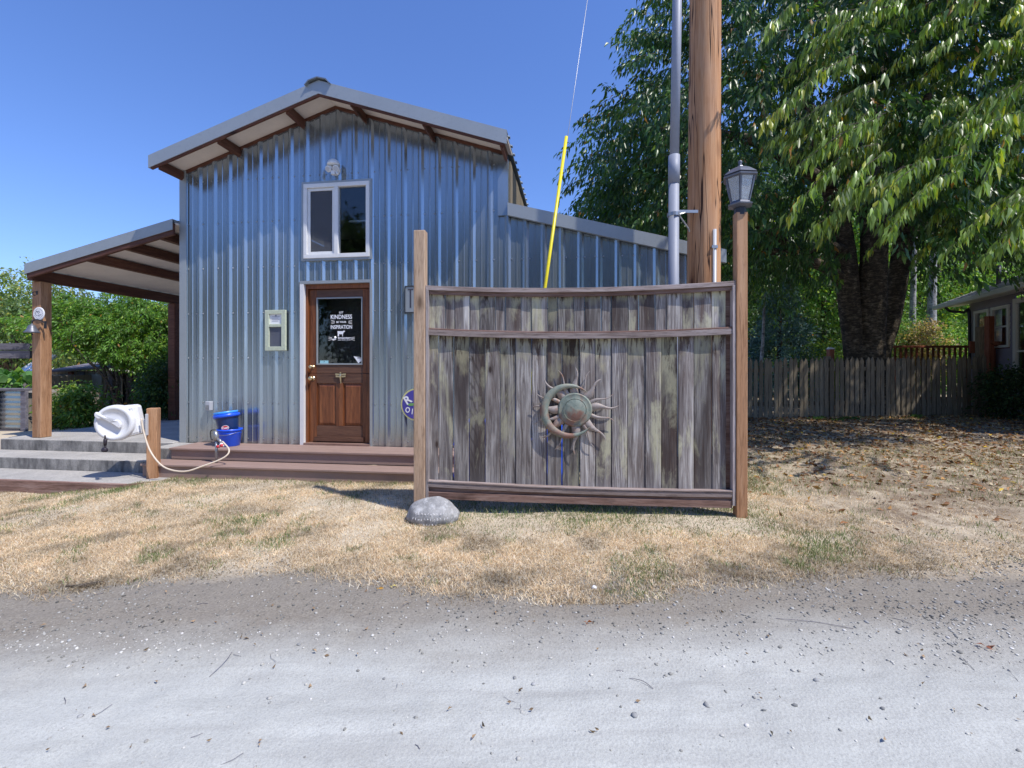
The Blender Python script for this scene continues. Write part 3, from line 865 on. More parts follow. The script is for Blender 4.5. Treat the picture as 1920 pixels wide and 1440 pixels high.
for u, dp in ((-7.02, .165), (B.hit(162, 500, -.09)[0], .13), (B.hit(234, 480, -.09)[0], .13), (B.hit(300, 458, -.09)[0], .13)):
    h = port(u) - .055
    MB().box(u - .045, u + .045, -.09, PD - .05, h - dp, h).build('purlin', MT['redwood_y'], barn, bev=.004)
h = port(-7.02) - .222
MB().box(-7.095, -6.945, -.01, .14, .302, h).build('porch_post', MT['cedar'], barn, bev=.008)
MB().box(-7.095, -6.945, 2.28, 2.43, .302, h).build('porch_post', MT['redwood'], barn, bev=.008)

# things fixed on the barn front
def on_barn(name, u, h, label, cat, w=0.0): return empty(name, B.pt(u, w, h), -A, label, cat)
lt = on_barn('security_light', -2.31, 3.96, 'white twin-headed security light high on the barn gable above the window', 'light', -.024)
MB().lathe([(.055, 0), (.055, .02), (.03, .03)], Matrix.Rotation(R(90), 4, 'X'), 16).build('wall_plate', MT['white'], lt, sm=True)
lt.scale = (1.25, 1.1, 1.25)
MB().lathe([(.068, 0), (.066, .018), (.052, .044), (.030, .060), (.001, .068)], Matrix.Translation((0, -.062, .035)), 20).build('dome_cap', MT['white'], lt, sm=True)
for dx in (-.034, .034):
    M = Matrix.Translation((dx, -.075, .0)) @ Matrix.Rotation(R(118), 4, 'X') @ Matrix.Rotation(R(dx * 500), 4, 'Y')
    hd = MB().lathe([(.016, -.03), (.030, -.015), (.034, .02), (.033, .035), (.028, .036)], M, 16).build('lamp_head', MT['white'], lt, sm=True)
    MB().lathe([(.026, .0362), (.026, .0372)], M, 12).build('lens', MT['greyplastic'], hd)
MB().box(-.012, .03, -.10, -.055, -.07, -.03).tube([(.03, -.08, -.03), (.065, -.10, -.075)], .010, 8).build('sensor', MT['white'], lt)

gfr = on_barn('notice_frame', -3.172, 1.84, 'pale green framed notice board on the metal wall left of the door', 'notice board', -.024)
mb = MB(); W2, H2 = .150, .275
for q in ((-W2, W2, H2 - .055, H2), (-W2, W2, -H2, -H2 + .055), (-W2, -W2 + .06, -H2 + .055, H2 - .055), (W2 - .06, W2, -H2 + .055, H2 - .055), (-W2 + .06, W2 - .06, .045, .085)):
    mb.box(q[0], q[1], -.034, 0, q[2], q[3])
mb.build('frame', MT['green_frame'], gfr, bev=.004)
MB().box(-W2 + .06, W2 - .06, -.014, -.004, .085, H2 - .055).build('notice', MT['paper'], gfr)
MB().box(-W2 + .06, W2 - .06, -.014, -.004, -H2 + .055, .045).build('chalk_board', MT['slate'], gfr)
mb = MB()
for k in range(4): mb.box(-.055, .055 - .02 * (k % 2), -.0155, -.0145, .185 - k * .02, .190 - k * .02)
mb.lathe([(.014, 0), (.014, .001)], Matrix.Translation((.0, -.0145, .20)) @ Matrix.Rotation(R(90), 4, 'X'), 10)
mb.build('small_print', MT['conduit'], gfr)

tb = on_barn('letter_sign', -1.265, 2.22, 'small grey wall sign with a black letter T, half hidden by the screen post', 'sign', -.024)
MB().box(-.075, .075, -.035, 0, -.17, .17).build('sign_plate', MT['trim'], tb, bev=.004)
mb = MB()
for q in ((-.078, .078, .165, .175), (-.078, .078, -.175, -.165), (-.078, -.070, -.165, .165), (.070, .078, -.165, .165)): mb.box(q[0], q[1], -.042, -.0355, q[2], q[3])
mb.build('border', MT['black'], tb)
MB().box(-.010, .010, -.038, -.036, -.11, .12).box(-.036, .036, -.038, -.036, .121, .136).build('lettering', MT['ink'], tb)

ov = on_barn('round_sign', -1.195, .855, 'round violet-blue sign with pale yellow rim low on the barn wall', 'sign', -.024)
MY = Matrix.Rotation(R(90), 4, 'X')
MB().lathe([(.21, 0), (.21, .008)], MY, 48).build('rim', MT['yellowprint'], ov)
MB().lathe([(.192, .0085), (.192, .0105)], MY, 48).build('face', MT['purple'], ov)
text_part('lettering', 'R', .15, MT['letter'], ov, (-.118, -.0125, .055), .004, 1.0, (R(90), R(-33), 0))
text_part('lettering', 'O', .10, MT['letter'], ov, (-.118, -.0125, -.075), .002, .8, (R(90), R(12), 0))
text_part('lettering', 'I', .10, MT['letter'], ov, (-.055, -.0125, -.095), .002, .8, (R(90), R(6), 0))
MB().prism([(-.135, .0), (-.09, -.02), (-.04, -.015), (-.02, .015), (-.07, .02)], -.0125, -.0108).build('leaf_print', MT['greenprint'], ov)

ob = on_barn('outlet_box', -4.16, .80, 'small grey-white electric outlet box on the wall above the yard hydrant', 'outlet box', -.024)
MB().box(-.035, .035, -.06, 0, -.055, .07).build('cover', MT['greyplastic'], ob, bev=.006)
MB().box(-.028, .028, -.066, -.0605, -.04, .02).build('flap', MT['steel'], ob, bev=.002)

# ------------------------------------------------------------------ deck steps
dk = empty('deck_steps', B.pt(-2.6, -.3, 0), -A, 'brown composite two-step deck along the foot of the barn wall', 'deck')
def dbox(name, u0, u1, w0, w1, h0, h1, mat, bev=.004):
    return MB().box(u0 + 2.6, u1 + 2.6, w0 + .3, w1 + .3, h0, h1).build(name, mat, dk, bev=bev)
DU0 = B.hit(316, 840, -.5)[0]; DU1 = -.45
for k in range(3):
    w0 = -.495 + k * .158
    dbox('tread_board', DU0, DU1, w0, w0 + .152, .272, .297, MT['composite'])
dbox('riser', DU0 + .01, DU1 - .01, -.470, -.445, .152, .2715, MT['composite'])
for k in range(2):
    w0 = -.80 + k * .158
    dbox('tread_board', DU0 - .10, DU1, w0, w0 + .152, .127, .1515, MT['composite'])
dbox('riser', DU0 - .09, DU1 - .01, -.775, -.750, -.08, .1265, MT['composite'])
dbox('deck_side', DU0 + .011, DU0 + .035, -.44, -.03, .153, .271, MT['composite'])
dbox('deck_side', DU0 - .089, DU0 - .064, -.745, -.03, -.08, .126, MT['composite'])

# ------------------------------------------------------------------ concrete steps and porch slab
cs = empty('concrete_steps', B.pt(-6, -.4, 0), -A, 'grey concrete porch slab and steps edged with a timber board', 'steps')
def cbox(name, u0, u1, w0, w1, h0, h1, mat, bev=.012):
    return MB().box(u0 + 6, u1 + 6, w0 + .4, w1 + .4, h0, h1).build(name, mat, cs, bev=bev)
SL = B.hit(15, 824, -.03)[0]
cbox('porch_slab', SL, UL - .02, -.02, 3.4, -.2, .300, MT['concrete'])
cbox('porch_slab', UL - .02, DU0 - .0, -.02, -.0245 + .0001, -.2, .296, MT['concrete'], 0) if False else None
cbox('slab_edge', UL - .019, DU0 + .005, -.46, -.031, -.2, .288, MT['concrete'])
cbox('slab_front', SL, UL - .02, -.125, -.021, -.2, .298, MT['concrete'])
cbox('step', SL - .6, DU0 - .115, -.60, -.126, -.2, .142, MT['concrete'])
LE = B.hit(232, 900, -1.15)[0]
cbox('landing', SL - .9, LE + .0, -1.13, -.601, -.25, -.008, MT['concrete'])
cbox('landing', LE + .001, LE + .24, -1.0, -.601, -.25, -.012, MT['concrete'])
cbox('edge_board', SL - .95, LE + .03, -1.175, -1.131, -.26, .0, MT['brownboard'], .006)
mb = MB(); mb.hexa([(LE + 6.03, -1.175 + .4, -.26), (LE + 6.07, -1.16 + .4, -.26), (LE + 6.28, -.99 + .4, -.26), (LE + 6.24, -.99 + .4, -.26),
         (LE + 6.03, -1.175 + .4, -.0), (LE + 6.07, -1.16 + .4, -.0), (LE + 6.28, -.99 + .4, -.0), (LE + 6.24, -.99 + .4, -.0)]); mb.build('edge_board', MT['brownboard'], cs)

# ------------------------------------------------------------------ hose reel, post, hose, hydrant, buckets
ZP = 5.62
hp = P(288, 895, ZP); base = (hp.x, hp.y, float(gz(hp.x, hp.y)) - .02)
post = empty('short_post', base, R(18), 'short cedar post carrying the white hose reel in front of the steps', 'post')
ht = P(288, 765, ZP).z - base[2]
MB().box(-.056, .056, -.056, .056, 0, ht).build('post_shaft', MT['cedar'], post, bev=.008)
rc = P(222, 792, 5.52)
reel = empty('hose_reel', rc, R(10), 'white wall hose reel mounted on the short cedar post', 'hose reel')
MF = Matrix.Rotation(R(90), 4, 'X')                      # axis towards the viewer (-y)
prof = [(.001, -.15), (.10, -.155), (.175, -.12), (.205, -.05), (.215, .02), (.212, .07), (.205, .085), (.165, .098), (.160, .082), (.09, .075), (.001, .075)]
MB().lathe(prof, MF, 48, (1.0, 1.0)).build('drum', MT['whiteplastic'], reel, sm=True)
mb = MB()                                                # spout on the right with a handle hole
mb.hexa([(.06, -.06, -.19), (.27, -.04, -.14), (.27, .10, -.14), (.06, .12, -.19), (.02, -.06, .20), (.20, -.04, .215), (.20, .10, .215), (.02, .12, .20)])
mb.build('spout_housing', MT['whiteplastic'], reel, bev=.035)
mb = MB(); mb.box(.09, .165, -.068, -.061, .10, .165); mb.build('grip_recess', MT['greyplastic'], reel, bev=.012)
mb = MB()                                                # long arm cap over the front
pts = []
for k in range(9): t = R(-45) + math.pi * k / 8; pts.append((.03 + .062 * math.cos(t), -.02 + .062 * math.sin(t)))
for k in range(9): t = R(135) + math.pi * k / 8; pts.append((-.135 + .05 * math.cos(t), .105 + .05 * math.sin(t)))
mb.prism(pts[::-1], -.118, -.078); mb.build('arm_cap', MT['whiteplastic'], reel, bev=.01)
MB().lathe([(.05, -.118 + .0), (.05, .0)], Matrix.Translation((.045, -.0, -.015)) @ Matrix.Rotation(R(90), 4, 'X') @ Matrix.Translation((0, 0, .118)), 20).build('hub', MT['whiteplastic'], reel, sm=True) if False else None
MB().box(.245, .31, -.02, .06, -.10, .03).build('bracket', MT['greyplastic'], reel, bev=.008)
MB().box(.31, .335, -.05, .09, -.16, .10).build('mount_plate', MT['greyplastic'], reel, bev=.006)
nz = P(197, 832, 5.40)
noz = empty('spray_nozzle', nz, 0, 'black spray nozzle hanging below the white hose reel', 'nozzle')
MB().tube([(0, 0, .10), (0, 0, .06)], .008, 8).tube([(0, 0, .06), (.003, 0, .04), (.005, -.005, -.02)], [.014, .02, .015], 10).tube([(.005, -.005, -.02), (.006, -.008, -.05)], .012, 8).build('handle', MT['cordblack'], noz, sm=True)
MB().lathe([(.018, -.03), (.026, -.018), (.027, .02), (.018, .024)], Matrix.Translation((.008, -.014, -.07)) @ Matrix.Rotation(R(75), 4, 'X'), 14).build('spray_head', MT['cordblack'], noz, sm=True)

def cat(pts, n=8):
    out = []
    q = [pts[0]] + list(pts) + [pts[-1]]
    for i in range(1, len(q) - 2):
        for k in range(n):
            t = k / n; a, b, c, d = (Vector(x) for x in q[i - 1:i + 3])
            out.append(.5 * ((2 * b) + (c - a) * t + (2 * a - 5 * b + 4 * c - d) * t * t + (3 * b - a - 3 * c + d) * t ** 3))
    out.append(Vector(pts[-1])); return out
hs = [P(265, 785, 5.50), P(270, 812, 5.49), P(283, 848, 5.46), P(308, 876, 5.42), P(345, 884, 5.40), P(380, 874, 5.45), P(412, 862, 5.52), P(427, 852, 5.56), P(429, 842, 5.6), P(421, 832, 5.66), P(417, 828, 5.68)]
MBh = MB().tube(cat(hs), .0098, 8)
tag(MBh.build('garden_hose', MT['hose'], None, sm=True), 'cream garden hose looping from the reel to the yard hydrant', 'hose')
hy = empty('yard_hydrant', P(406, 862, 5.70), -A, 'galvanised yard hydrant with a lever handle rising through the deck step', 'hydrant')
s_ = 5.7 / F
MB().tube([(0, 0, -.03), (0, 0, .24)], .017, 10).build('pipe', MT['steel'], hy, sm=True)
MB().tube([(0, 0, .24), (-.005, 0, .30), (-.02, 0, .36)], [.026, .030, .018], 10).tube([(0, 0, .26), (.05, -.01, .245), (.085, -.02, .215)], [.020, .017, .018], 8).build('valve_head', MT['steel'], hy, sm=True)
MB().tube(cat([(-.02, 0, .37), (-.07, 0, .365), (-.085, 0, .33), (-.075, 0, .26), (-.05, 0, .245)]), .006, 6).build('lever', MT['black'], hy, sm=True)
MB().tube([(.085, -.02, .215), (.07, -.03, .17)], .014, 8).tube([(.09, -.022, .205), (.125, -.03, .175)], .014, 8).build('splitter', MT['whiteplastic'], hy, sm=True)
MB().tube([(.035, -.035, .17), (.065, -.035, .172)], .017, 8).tube([(.095, -.045, .185), (.122, -.045, .187)], .018, 8).build('valve_knob', MT['red'], hy, sm=True)

bp = B.hit(433, 836, -.2)
bk = empty('bucket', B.pt(bp[0], -.22, .297), -A, 'bright blue plastic bucket standing on the deck under a dark bucket', 'bucket', 'stacked blue buckets')
MB().lathe([(.112, 0), (.118, .006), (.136, .165), (.140, .17), (.140, .18), (.137, .182), (.139, .20), (.152, .202), (.152, .226), (.144, .228), (.138, .22), (.110, .012), (.001, .012)], None, 40).build('tub', MT['blue'], bk, sm=True)
MB().tube(cat([(-.145, 0, .19), (-.10, -.13, .165), (0, -.165, .155), (.10, -.13, .165), (.145, 0, .19)]), .003, 6).build('wire_handle', MT['steel'], bk, sm=True)
bk2 = empty('bucket', B.pt(bp[0] - .012, -.22, .455), -A, 'dark blue bucket with a red oval label tilted inside the bright blue one', 'bucket', 'stacked blue buckets')
T = Matrix.Rotation(R(-8), 4, 'Y')
MB().lathe([(.105, 0), (.110, .006), (.133, .20), (.137, .21), (.145, .213), (.145, .235), (.150, .237), (.150, .255), (.143, .256)], T, 40).build('tub', MT['navy'], bk2, sm=True)
MB().lathe([(.147, .222), (.156, .224), (.156, .262), (.151, .264), (.146, .262)], T, 40).build('rim_band', MT['blue'], bk2, sm=True)
M = Matrix.Rotation(R(-8), 4, 'Y') @ Matrix.Rotation(R(18), 4, 'Z') @ Matrix.Translation((.015, -.1275, .085)) @ Matrix.Rotation(R(96), 4, 'X')
MB().lathe([(.046, 0), (.046, .003)], M, 24, (1, .72)).build('label_rim', MT['letter'], bk2)
MB().lathe([(.041, .003), (.041, .0045)], M, 24, (1, .70)).build('label', MT['red'], bk2)
tt = text_part('lettering', 'Coast', .034, MT['letter'], bk2, (0, 0, 0), .0012, .9); tt.matrix_local = M @ Matrix.Translation((0, 0, .0055))
lid = empty('plastic_lid', B.pt(bp[0] - .055, -.22, .715), -A, 'light blue lid slanting on top of the stacked buckets', 'lid')
MB().lathe([(.128, 0), (.140, .004), (.144, .034), (.138, .036), (.134, .030), (.001, .028)], Matrix.Rotation(R(-8), 4, 'Y'), 40).build('lid_disc', MT['lightblue'], lid, sm=True)

# ------------------------------------------------------------------ plaque, bell and hook on the porch post
pu = -7.02
pl = empty('round_plaque', B.pt(B.hit(71.5, 588, -.03)[0], -.015, B.hit(71.5, 588, -.03)[1]), -A, 'white round plaque with a dark sun face and lettering on the porch post', 'plaque')
MB().lathe([(.096, 0), (.096, .008), (.090, .011)], MY, 40).build('disc', MT['paper'], pl)
mb = MB()
for x0, z0, x1, z1 in ((-.045, .02, -.03, .045), (-.047, .02, -.045, -.01), (-.045, -.01, -.028, -.03), (-.02, .02, -.005, .02), (.012, .02, .026, .02), (0, .01, .004, -.008), (-.012, -.02, .018, -.036), (.02, -.018, .05, -.014), (-.03, .034, .02, .038)):
    mb.tube([(x0, -.0125, z0), (x1, -.0125, z1)], .0028, 4)
mb.build('sun_face', MT['ink'], pl)
for k in range(18):
    t = 2 * math.pi * k / 18
    text_part('lettering', 'WELCOME SUNSHINE FO'[k] if False else 'LIVE LAUGH LOVE SUN'[k] if False else 'O', .013, MT['ink'], pl, (.069 * math.cos(t), -.0122, .069 * math.sin(t)), .0003, .7, (R(90), -t + R(90), 0)) if k % 1 == 0 else None
bell = empty('bell', B.pt(B.hit(60, 614, -.09)[0], -.09, B.hit(60, 614, -.09)[1]), -A, 'dark metal dinner bell on a curved bracket on the porch post', 'bell')
MB().lathe([(.088, -.075), (.090, -.068), (.068, -.045), (.048, .0), (.036, .032), (.012, .045), (.010, .06)], None, 28).build('bell_cup', MT['lanternmetal'], bell, sm=True)
MB().tube([(0, 0, -.06), (0, 0, -.10)], .006, 6).lathe([(.001, -.115), (.014, -.108), (.014, -.095), (.001, -.09)], None, 10).build('clapper', MT['black'], bell)
MB().tube([(0, 0, -.11), (.0, 0, -.19)], .0035, 6).build('pull_cord', MT['cordblack'], bell)
MB().tube(cat([(0, 0, .06), (.02, .0, .10), (.06, .03, .115), (.11, .07, .08), (.115, .088, .02)]), .009, 6).box(.095, .135, .078, .088, -.01, .10).build('bracket', MT['black'], bell)
hk = empty('iron_hook', B.pt(B.hit(68, 550, -.02)[0], -.012, B.hit(68, 550, -.02)[1]), -A, 'small black iron hook near the top of the porch post', 'hook')
MB().box(-.012, .012, -.003, 0.004, -.02, .035).tube(cat([(0, -.003, .02), (0, -.04, .015), (-.0, -.055, -.005), (0, -.045, -.03), (0, -.02, -.03)]), .006, 6).build('hook', MT['black'], hk)

# ------------------------------------------------------------------ wooden screen
S0, S1 = Vector((-.84, 4.2)), Vector((1.975, 3.95))
SA = math.atan2(S1.y - S0.y, S1.x - S0.x); SW = (S1 - S0).length
S = Frame(S0.x, S0.y, SA)
scr = empty('privacy_screen', (S0.x, S0.y, 0), SA, 'weathered plank privacy screen hung between two tall posts on the dry lawn', 'screen')
PW = .058
hl = S.hit(788, 430, -PW)[1]; hr = S.hit(1390, 396, -PW)[1]
MB().box(-.050, PW - .002, -.046, .046, -.15, hl).build('post', MT['palepost'], scr, bev=.008)
MB().box(SW - PW + .002, SW + .036, -.044, .044, -.15, hr).build('post', MT['cedar'], scr, bev=.006)
def bowf(u):
    s = (u / SW) * 2 - 1; k = max(0, 1 - s * s)
    return k
SAG, BOW = .040, .02
def rail(name, hl_, hr_, th, w0, w1, mat, u0=PW + .002, u1=SW - PW - .002, n=20, sag=SAG, bev=.003, top=0):
    mb = MB(); prev = None
    for i in range(n + 1):
        u = u0 + (u1 - u0) * i / n; b = bowf(u); hb = hl_ + (hr_ - hl_) * i / n - sag * b; dw = BOW * b
        k = len(mb.v)
        mb.v += [(u, w0 + dw, hb - th), (u, w1 + dw, hb - th), (u, w1 + dw, hb), (u, w0 + dw, hb)]
        if prev is not None:
            for a in range(4):
                c = (a + 1) % 4; mb.f.append((prev + a, k + a, k + c, prev + c))
        prev = k
    mb.f.append((0, 1, 2, 3)[::-1]); mb.f.append((prev, prev + 1, prev + 2, prev + 3))
    return mb.build(name, mat, scr, bev=bev)
rail('cap_rail', 2.083, 2.080, .040, -.060, .055, MT['railwood'], u0=-.02, u1=SW + .0, bev=.004) if False else None
rail('cap_rail', 2.083, 2.080, .040, -.034, .060, MT['railwood'])
rail('top_rail', 2.0425, 2.0395, .034, -.014, .008, MT['brownboard'])
rail('middle_rail', 1.700, 1.690, .014, -.022, .018, MT['brownboard'], u0=PW + .028, u1=SW - PW - .028)
rail('middle_rail', 1.685, 1.675, .050, -.030, .008, MT['railwood'], u0=PW + .028, u1=SW - PW - .028)
rail('bottom_rail', .312, .283, .014, -.042, .020, MT['railwood'], u0=PW + .028, u1=SW - PW - .028, sag=.025)
rail('bottom_rail', .296, .266, .042, -.036, .008, MT['railwood'], u0=PW + .028, u1=SW - PW - .028, sag=.025)
rail('skirt_board', .253, .223, .070, -.012, .008, MT['brownboard'], u0=PW + .028, u1=SW - PW - .028, sag=.02)
rail('base_board', .208, .193, .064, -.028, -.0125, MT['brownboard'], u0=PW + .028, u1=SW - PW - .028, sag=.015)
for a in (PW + .001, SW - PW - .026):
    MB().box(a, a + .025, -.035, .03, .15, 2.04).build('side_batten', MT['trimwood'], scr, bev=.002)
MB().box(SW - PW - .10, SW - PW - .001, .0335, .05, .2, 2.03).build('backing_board', MT['brownboard'], scr)
MB().box(PW + .001, PW + .06, .0335, .05, .2, 2.03).build('backing_board', MT['brownboard'], scr)
upx = [803, 835, 853, 881, 900, 929, 948, 977, 997, 1027, 1045, 1076, 1096, 1127, 1146, 1177, 1197, 1228, 1249, 1279, 1300, 1333, 1360]
lpx = [803, 823, 852, 880, 910, 938, 967, 997, 1026, 1054, 1087, 1116, 1146, 1176, 1209, 1239, 1270, 1300, 1334, 1360]
def planks(pxs, fb, ft, lab):
    for i, (a, b) in enumerate(zip(pxs[:-1], pxs[1:])):
        um = S.hit((a + b) / 2, 700, .03)[0]; dw = BOW * bowf(um)
        ua = S.hit(a, 700, .03 + dw)[0]; ub = S.hit(b, 700, .03 + dw)[0]
        g0 = .0026; lean_ = random.uniform(-.002, .002)
        if lab == 'low' and i == 1: ub -= .004
        w0 = .0085 + (.007 if i % 2 else 0) + random.uniform(0, .002) + BOW * bowf(um)
        yaw = random.uniform(-.003, .003)
        c = (ua + ub) / 2; hw = (ub - ua) / 2 - g0
        z0 = fb(um) + random.uniform(-.004, .004); z1 = ft(um)
        taper = .012 if (lab == 'low' and i == 1) else (.006 if lab == 'low' and i == 8 else 0)
        mb = MB()
        mb.hexa([(-hw, w0 + yaw, 0), (hw - taper, w0 - yaw, 0), (hw - taper, w0 + .018 - yaw, 0), (-hw, w0 + .018 + yaw, 0),
                 (-hw + lean_, w0 + yaw, z1 - z0), (hw + lean_, w0 - yaw, z1 - z0), (hw + lean_, w0 + .018 - yaw, z1 - z0), (-hw + lean_, w0 + .018 + yaw, z1 - z0)])
        mb.build('plank', MT['plank'], scr, bev=.0042, loc=(c, 0, z0))
planks(upx, lambda u: 1.675 - SAG * bowf(u), lambda u: 2.035 - SAG * bowf(u), 'up')
planks(lpx, lambda u: .24 - .025 * bowf(u), lambda u: 1.672 - SAG * bowf(u), 'low')

# lantern on the right post
ln = empty('post_lantern', S.pt(SW - .01, 0, hr), SA, 'black hexagonal lantern on top of the right screen post', 'lantern')
k_ = .0046
MB().lathe([(.048, -.02), (.048, .05), (.06, .055)], None, 8, phase=R(22.5)).build('socket', MT['black'], ln)
MB().lathe([(.062, .046), (.105, .060), (.108, .070), (.085, .080), (.080, .096)], None, 6, phase=R(10)).build('base_plate', MT['lanternmetal'], ln)
for k in range(6):
    t0 = R(10) + k * math.pi / 3; t1 = t0 + math.pi / 3
    def q(r, t, z): return Vector((r * math.cos(t), r * math.sin(t), z))
    a, b, c, d = q(.078, t0, .098), q(.078, t1, .098), q(.122, t1, .288), q(.122, t0, .288)
    n_ = (b - a).cross(d - a).normalized() * .003
    mb = MB(); e = .10
    A_, B_, C_, D_ = a.lerp(b, e), b.lerp(a, e), c.lerp(d, e), d.lerp(c, e)
    mb.hexa([A_, B_, B_ + n_, A_ + n_, D_, C_, C_ + n_, D_ + n_]); mb.build('pane', MT['frost'], ln)
    mb = MB(); mb.tube([a, d], [.007, .009], 6); mb.build('glazing_bar', MT['lanternmetal'], ln)
    mb = MB(); mid = (A_ + B_ + C_ + D_) / 4; up = ((C_ + D_) / 2 - (A_ + B_) / 2); sd = (B_ - A_)
    for s in (-1, 1):
        mb.tube(cat([(A_ + B_) / 2 - n_ * .8, mid - up * .25 + sd * .42 * s - n_ * .8, mid + up * .05 - n_ * .8 + sd * .1 * s, mid + up * .25 + sd * .38 * s - n_ * .8, (C_ + D_) / 2 - up * .1 - n_ * .8], 5), .0022, 4)
    mb.build('scroll_ornament', MT['lanternmetal'], ln)
MB().lathe([(.118, .286), (.148, .296), (.150, .306), (.130, .318), (.145, .322), (.118, .345), (.080, .375), (.048, .392), (.026, .400), (.022, .408)], None, 6, phase=R(10)).build('cap', MT['lanternmetal'], ln)
MB().lathe([(.014, .406), (.018, .418), (.010, .424), (.017, .436), (.017, .446), (.006, .458)], None, 12).build('finial', MT['lanternmetal'], ln, sm=True)

# ------------------------------------------------------------------ sun and moon ornament
cu_, ch_ = S.hit(1078, 768, -.02)
WS = BOW * bowf(cu_) - .026
cu_, ch_ = S.hit(1078, 768, WS)
so = empty('sun_ornament', S.pt(cu_, WS, ch_), SA, 'rusty green metal sun with a crescent moon hanging on the weathered planks', 'wall ornament')
PX = .00462
tips = [(690, 260, 0), (955, 215, 1), (1180, 270, 0), (1352, 395, 1), (1530, 620, 0), (1612, 800, 1), (1555, 1045, 0), (1415, 1335, 1), (1242, 1440, 0), (950, 1560, 1), (640, 1490, 0), (442, 1310, 1), (330, 1100, 0), (287, 840, 1), (345, 610, 0), (475, 400, 1)]
for i, (tx_, ty_, wide) in enumerate(tips):
    dx, dz_ = (tx_ - 947) / 8 * PX, -(ty_ - 865) / 8 * PX
    Lr = math.hypot(dx, dz_); ang = math.atan2(dz_, dx)
    n = 14; wb = .031 if wide else .014; amp = (.020 if wide else .018) * (1 if i % 4 < 2 else -1)
    r0 = .12; V = []; 
    for k in range(n + 1):
        s = k / n; r = r0 + (Lr - r0) * s
        wdt = wb * ((1 - s) ** .75) * (1 + .35 * math.sin(s * 7)) + .0015
        off = amp * math.sin(s * 2 * math.pi) * (.4 + .6 * s) + 0
        yy = .010 - .012 * math.sin(s * math.pi)
        for sd in (-1, 1):
            x = r * math.cos(ang) - (off + sd * wdt) * math.sin(ang); z = r * math.sin(ang) + (off + sd * wdt) * math.cos(ang)
            V.append((x, yy, z))
        V.append((r * math.cos(ang) - off * math.sin(ang), yy - wdt * .28, r * math.sin(ang) + off * math.cos(ang)))
    mb = MB(); mb.v = V + [(a, b + .003, c) for a, b, c in V]; m3 = len(V)
    for k in range(n):
        a = k * 3
        for off2, rev in ((0, 0), (m3, 1)):
            for qd in ((a + off2, a + 2 + off2, a + 5 + off2, a + 3 + off2), (a + 2 + off2, a + 1 + off2, a + 4 + off2, a + 5 + off2)):
                mb.f.append(qd if not rev else qd[::-1])
        mb.f.append((a, a + 3, a + 3 + m3, a + m3)); mb.f.append((a + 1, a + 1 + m3, a + 4 + m3, a + 4))
    mb.build('sun_ray', MT['iron'], so, sm=True)
MB().lathe([(.150, -.004), (.152, .002), (.142, .010), (.135, .012), (.132, .010), (.10, .030), (.05, .042), (.001, .046)], MY, 48).build('sun_disc', MT['patina'], so, sm=True)
mb = MB(); MX = Matrix.Rotation(R(90), 4, 'X')
mb.lathe([(.098, .0315), (.100, .0335), (.102, .0315)], MX, 40); mb.build('engraved_ring', MT['patina'], so)
# crescent: swept blade round an off-centre circle
mb = MB(); n = 44; cxo, czo, ro = -.066, -.012, .243; V = []
for k in range(n + 1):
    s = k / n; t = R(43) + R(285) * s
    wd = .036 * math.sin(math.pi * min(1, max(0, s))) ** .85 + .001
    r = ro - wd * 1.0
    for q_, lift in ((-1, 0), (-.5, .65), (0, .9), (.5, .65), (1, 0)):
        rr = r + q_ * wd
        V.append((cxo + rr * math.cos(t), -.014 - lift * wd * .55, czo + rr * math.sin(t)))
mb.v = V
for k in range(n):
    for a in range(4):
        i = k * 5 + a; mb.f.append((i, i + 1, i + 6, i + 5))
m5 = len(V); mb.v = V + [(a, -.011, c) for a, b, c in V]
for k in range(n):
    i = k * 5 + m5; mb.f.append((i, i + 5, i + 9, i + 4))
    mb.f.append((k * 5, k * 5 + 5, i + 5, i)); mb.f.append((k * 5 + 4, i + 4, i + 9, k * 5 + 9))
mb.build('crescent_moon', MT['patina'], so, sm=True)
MB().tube([(-.02, .03, .14), (-.02, .03, .02)], .004, 5).tube([(.0, .0, 0), (0, .05, .0)], .012, 8).build('mounting_stud', MT['black'], so)

# engraved rock at the left post
def rock(name, loc, r, seed, mat, sub=4, flat=.5):
    import bmesh
    bm = bmesh.new(); bmesh.ops.create_icosphere(bm, subdivisions=sub, radius=1)
    for v in bm.verts:
        n = mnoise.noise(v.co * 1.3 + Vector((seed, seed * 2, 0))) * .13 + mnoise.noise(v.co * 4 + Vector((seed, 0, 3))) * .035
        v.co *= 1 + n
        v.co.x *= r[0]; v.co.y *= r[1]; v.co.z *= r[2]
    me = bpy.data.meshes.new(name); bm.to_mesh(me); bm.free()
    me.polygons.foreach_set('use_smooth', [True] * len(me.polygons))
    return link(name, me, mat, None, loc)
rk = P(810, 974, 3.92)
rock_o = rock('engraved_stone', (rk.x, 3.95, .075), (.222, .15, .140), 3.3, MT['stone'])
tag(rock_o, 'rounded grey engraved stone at the foot of the left screen post', 'stone')
mb = MB(); rr = random.Random(4)
for ln_, (zz, n_) in enumerate(((.045, 10), (.0, 12), (-.045, 5))):
    for k in range(n_):
        x = (k - (n_ - 1) / 2) * .026; y = -.149 * math.sqrt(max(.05, 1 - (x / .22) ** 2 - (zz / .14) ** 2)) - .012
        z0 = zz
        for q_ in range(2):
            mb.tube([(x + rr.uniform(-.006, .006), y, z0 + rr.uniform(-.010, .010)), (x + rr.uniform(-.006, .006), y + .001, z0 + rr.uniform(-.010, .010))], .0022, 4)
mb.build('engraving', MT['paper'], rock_o)

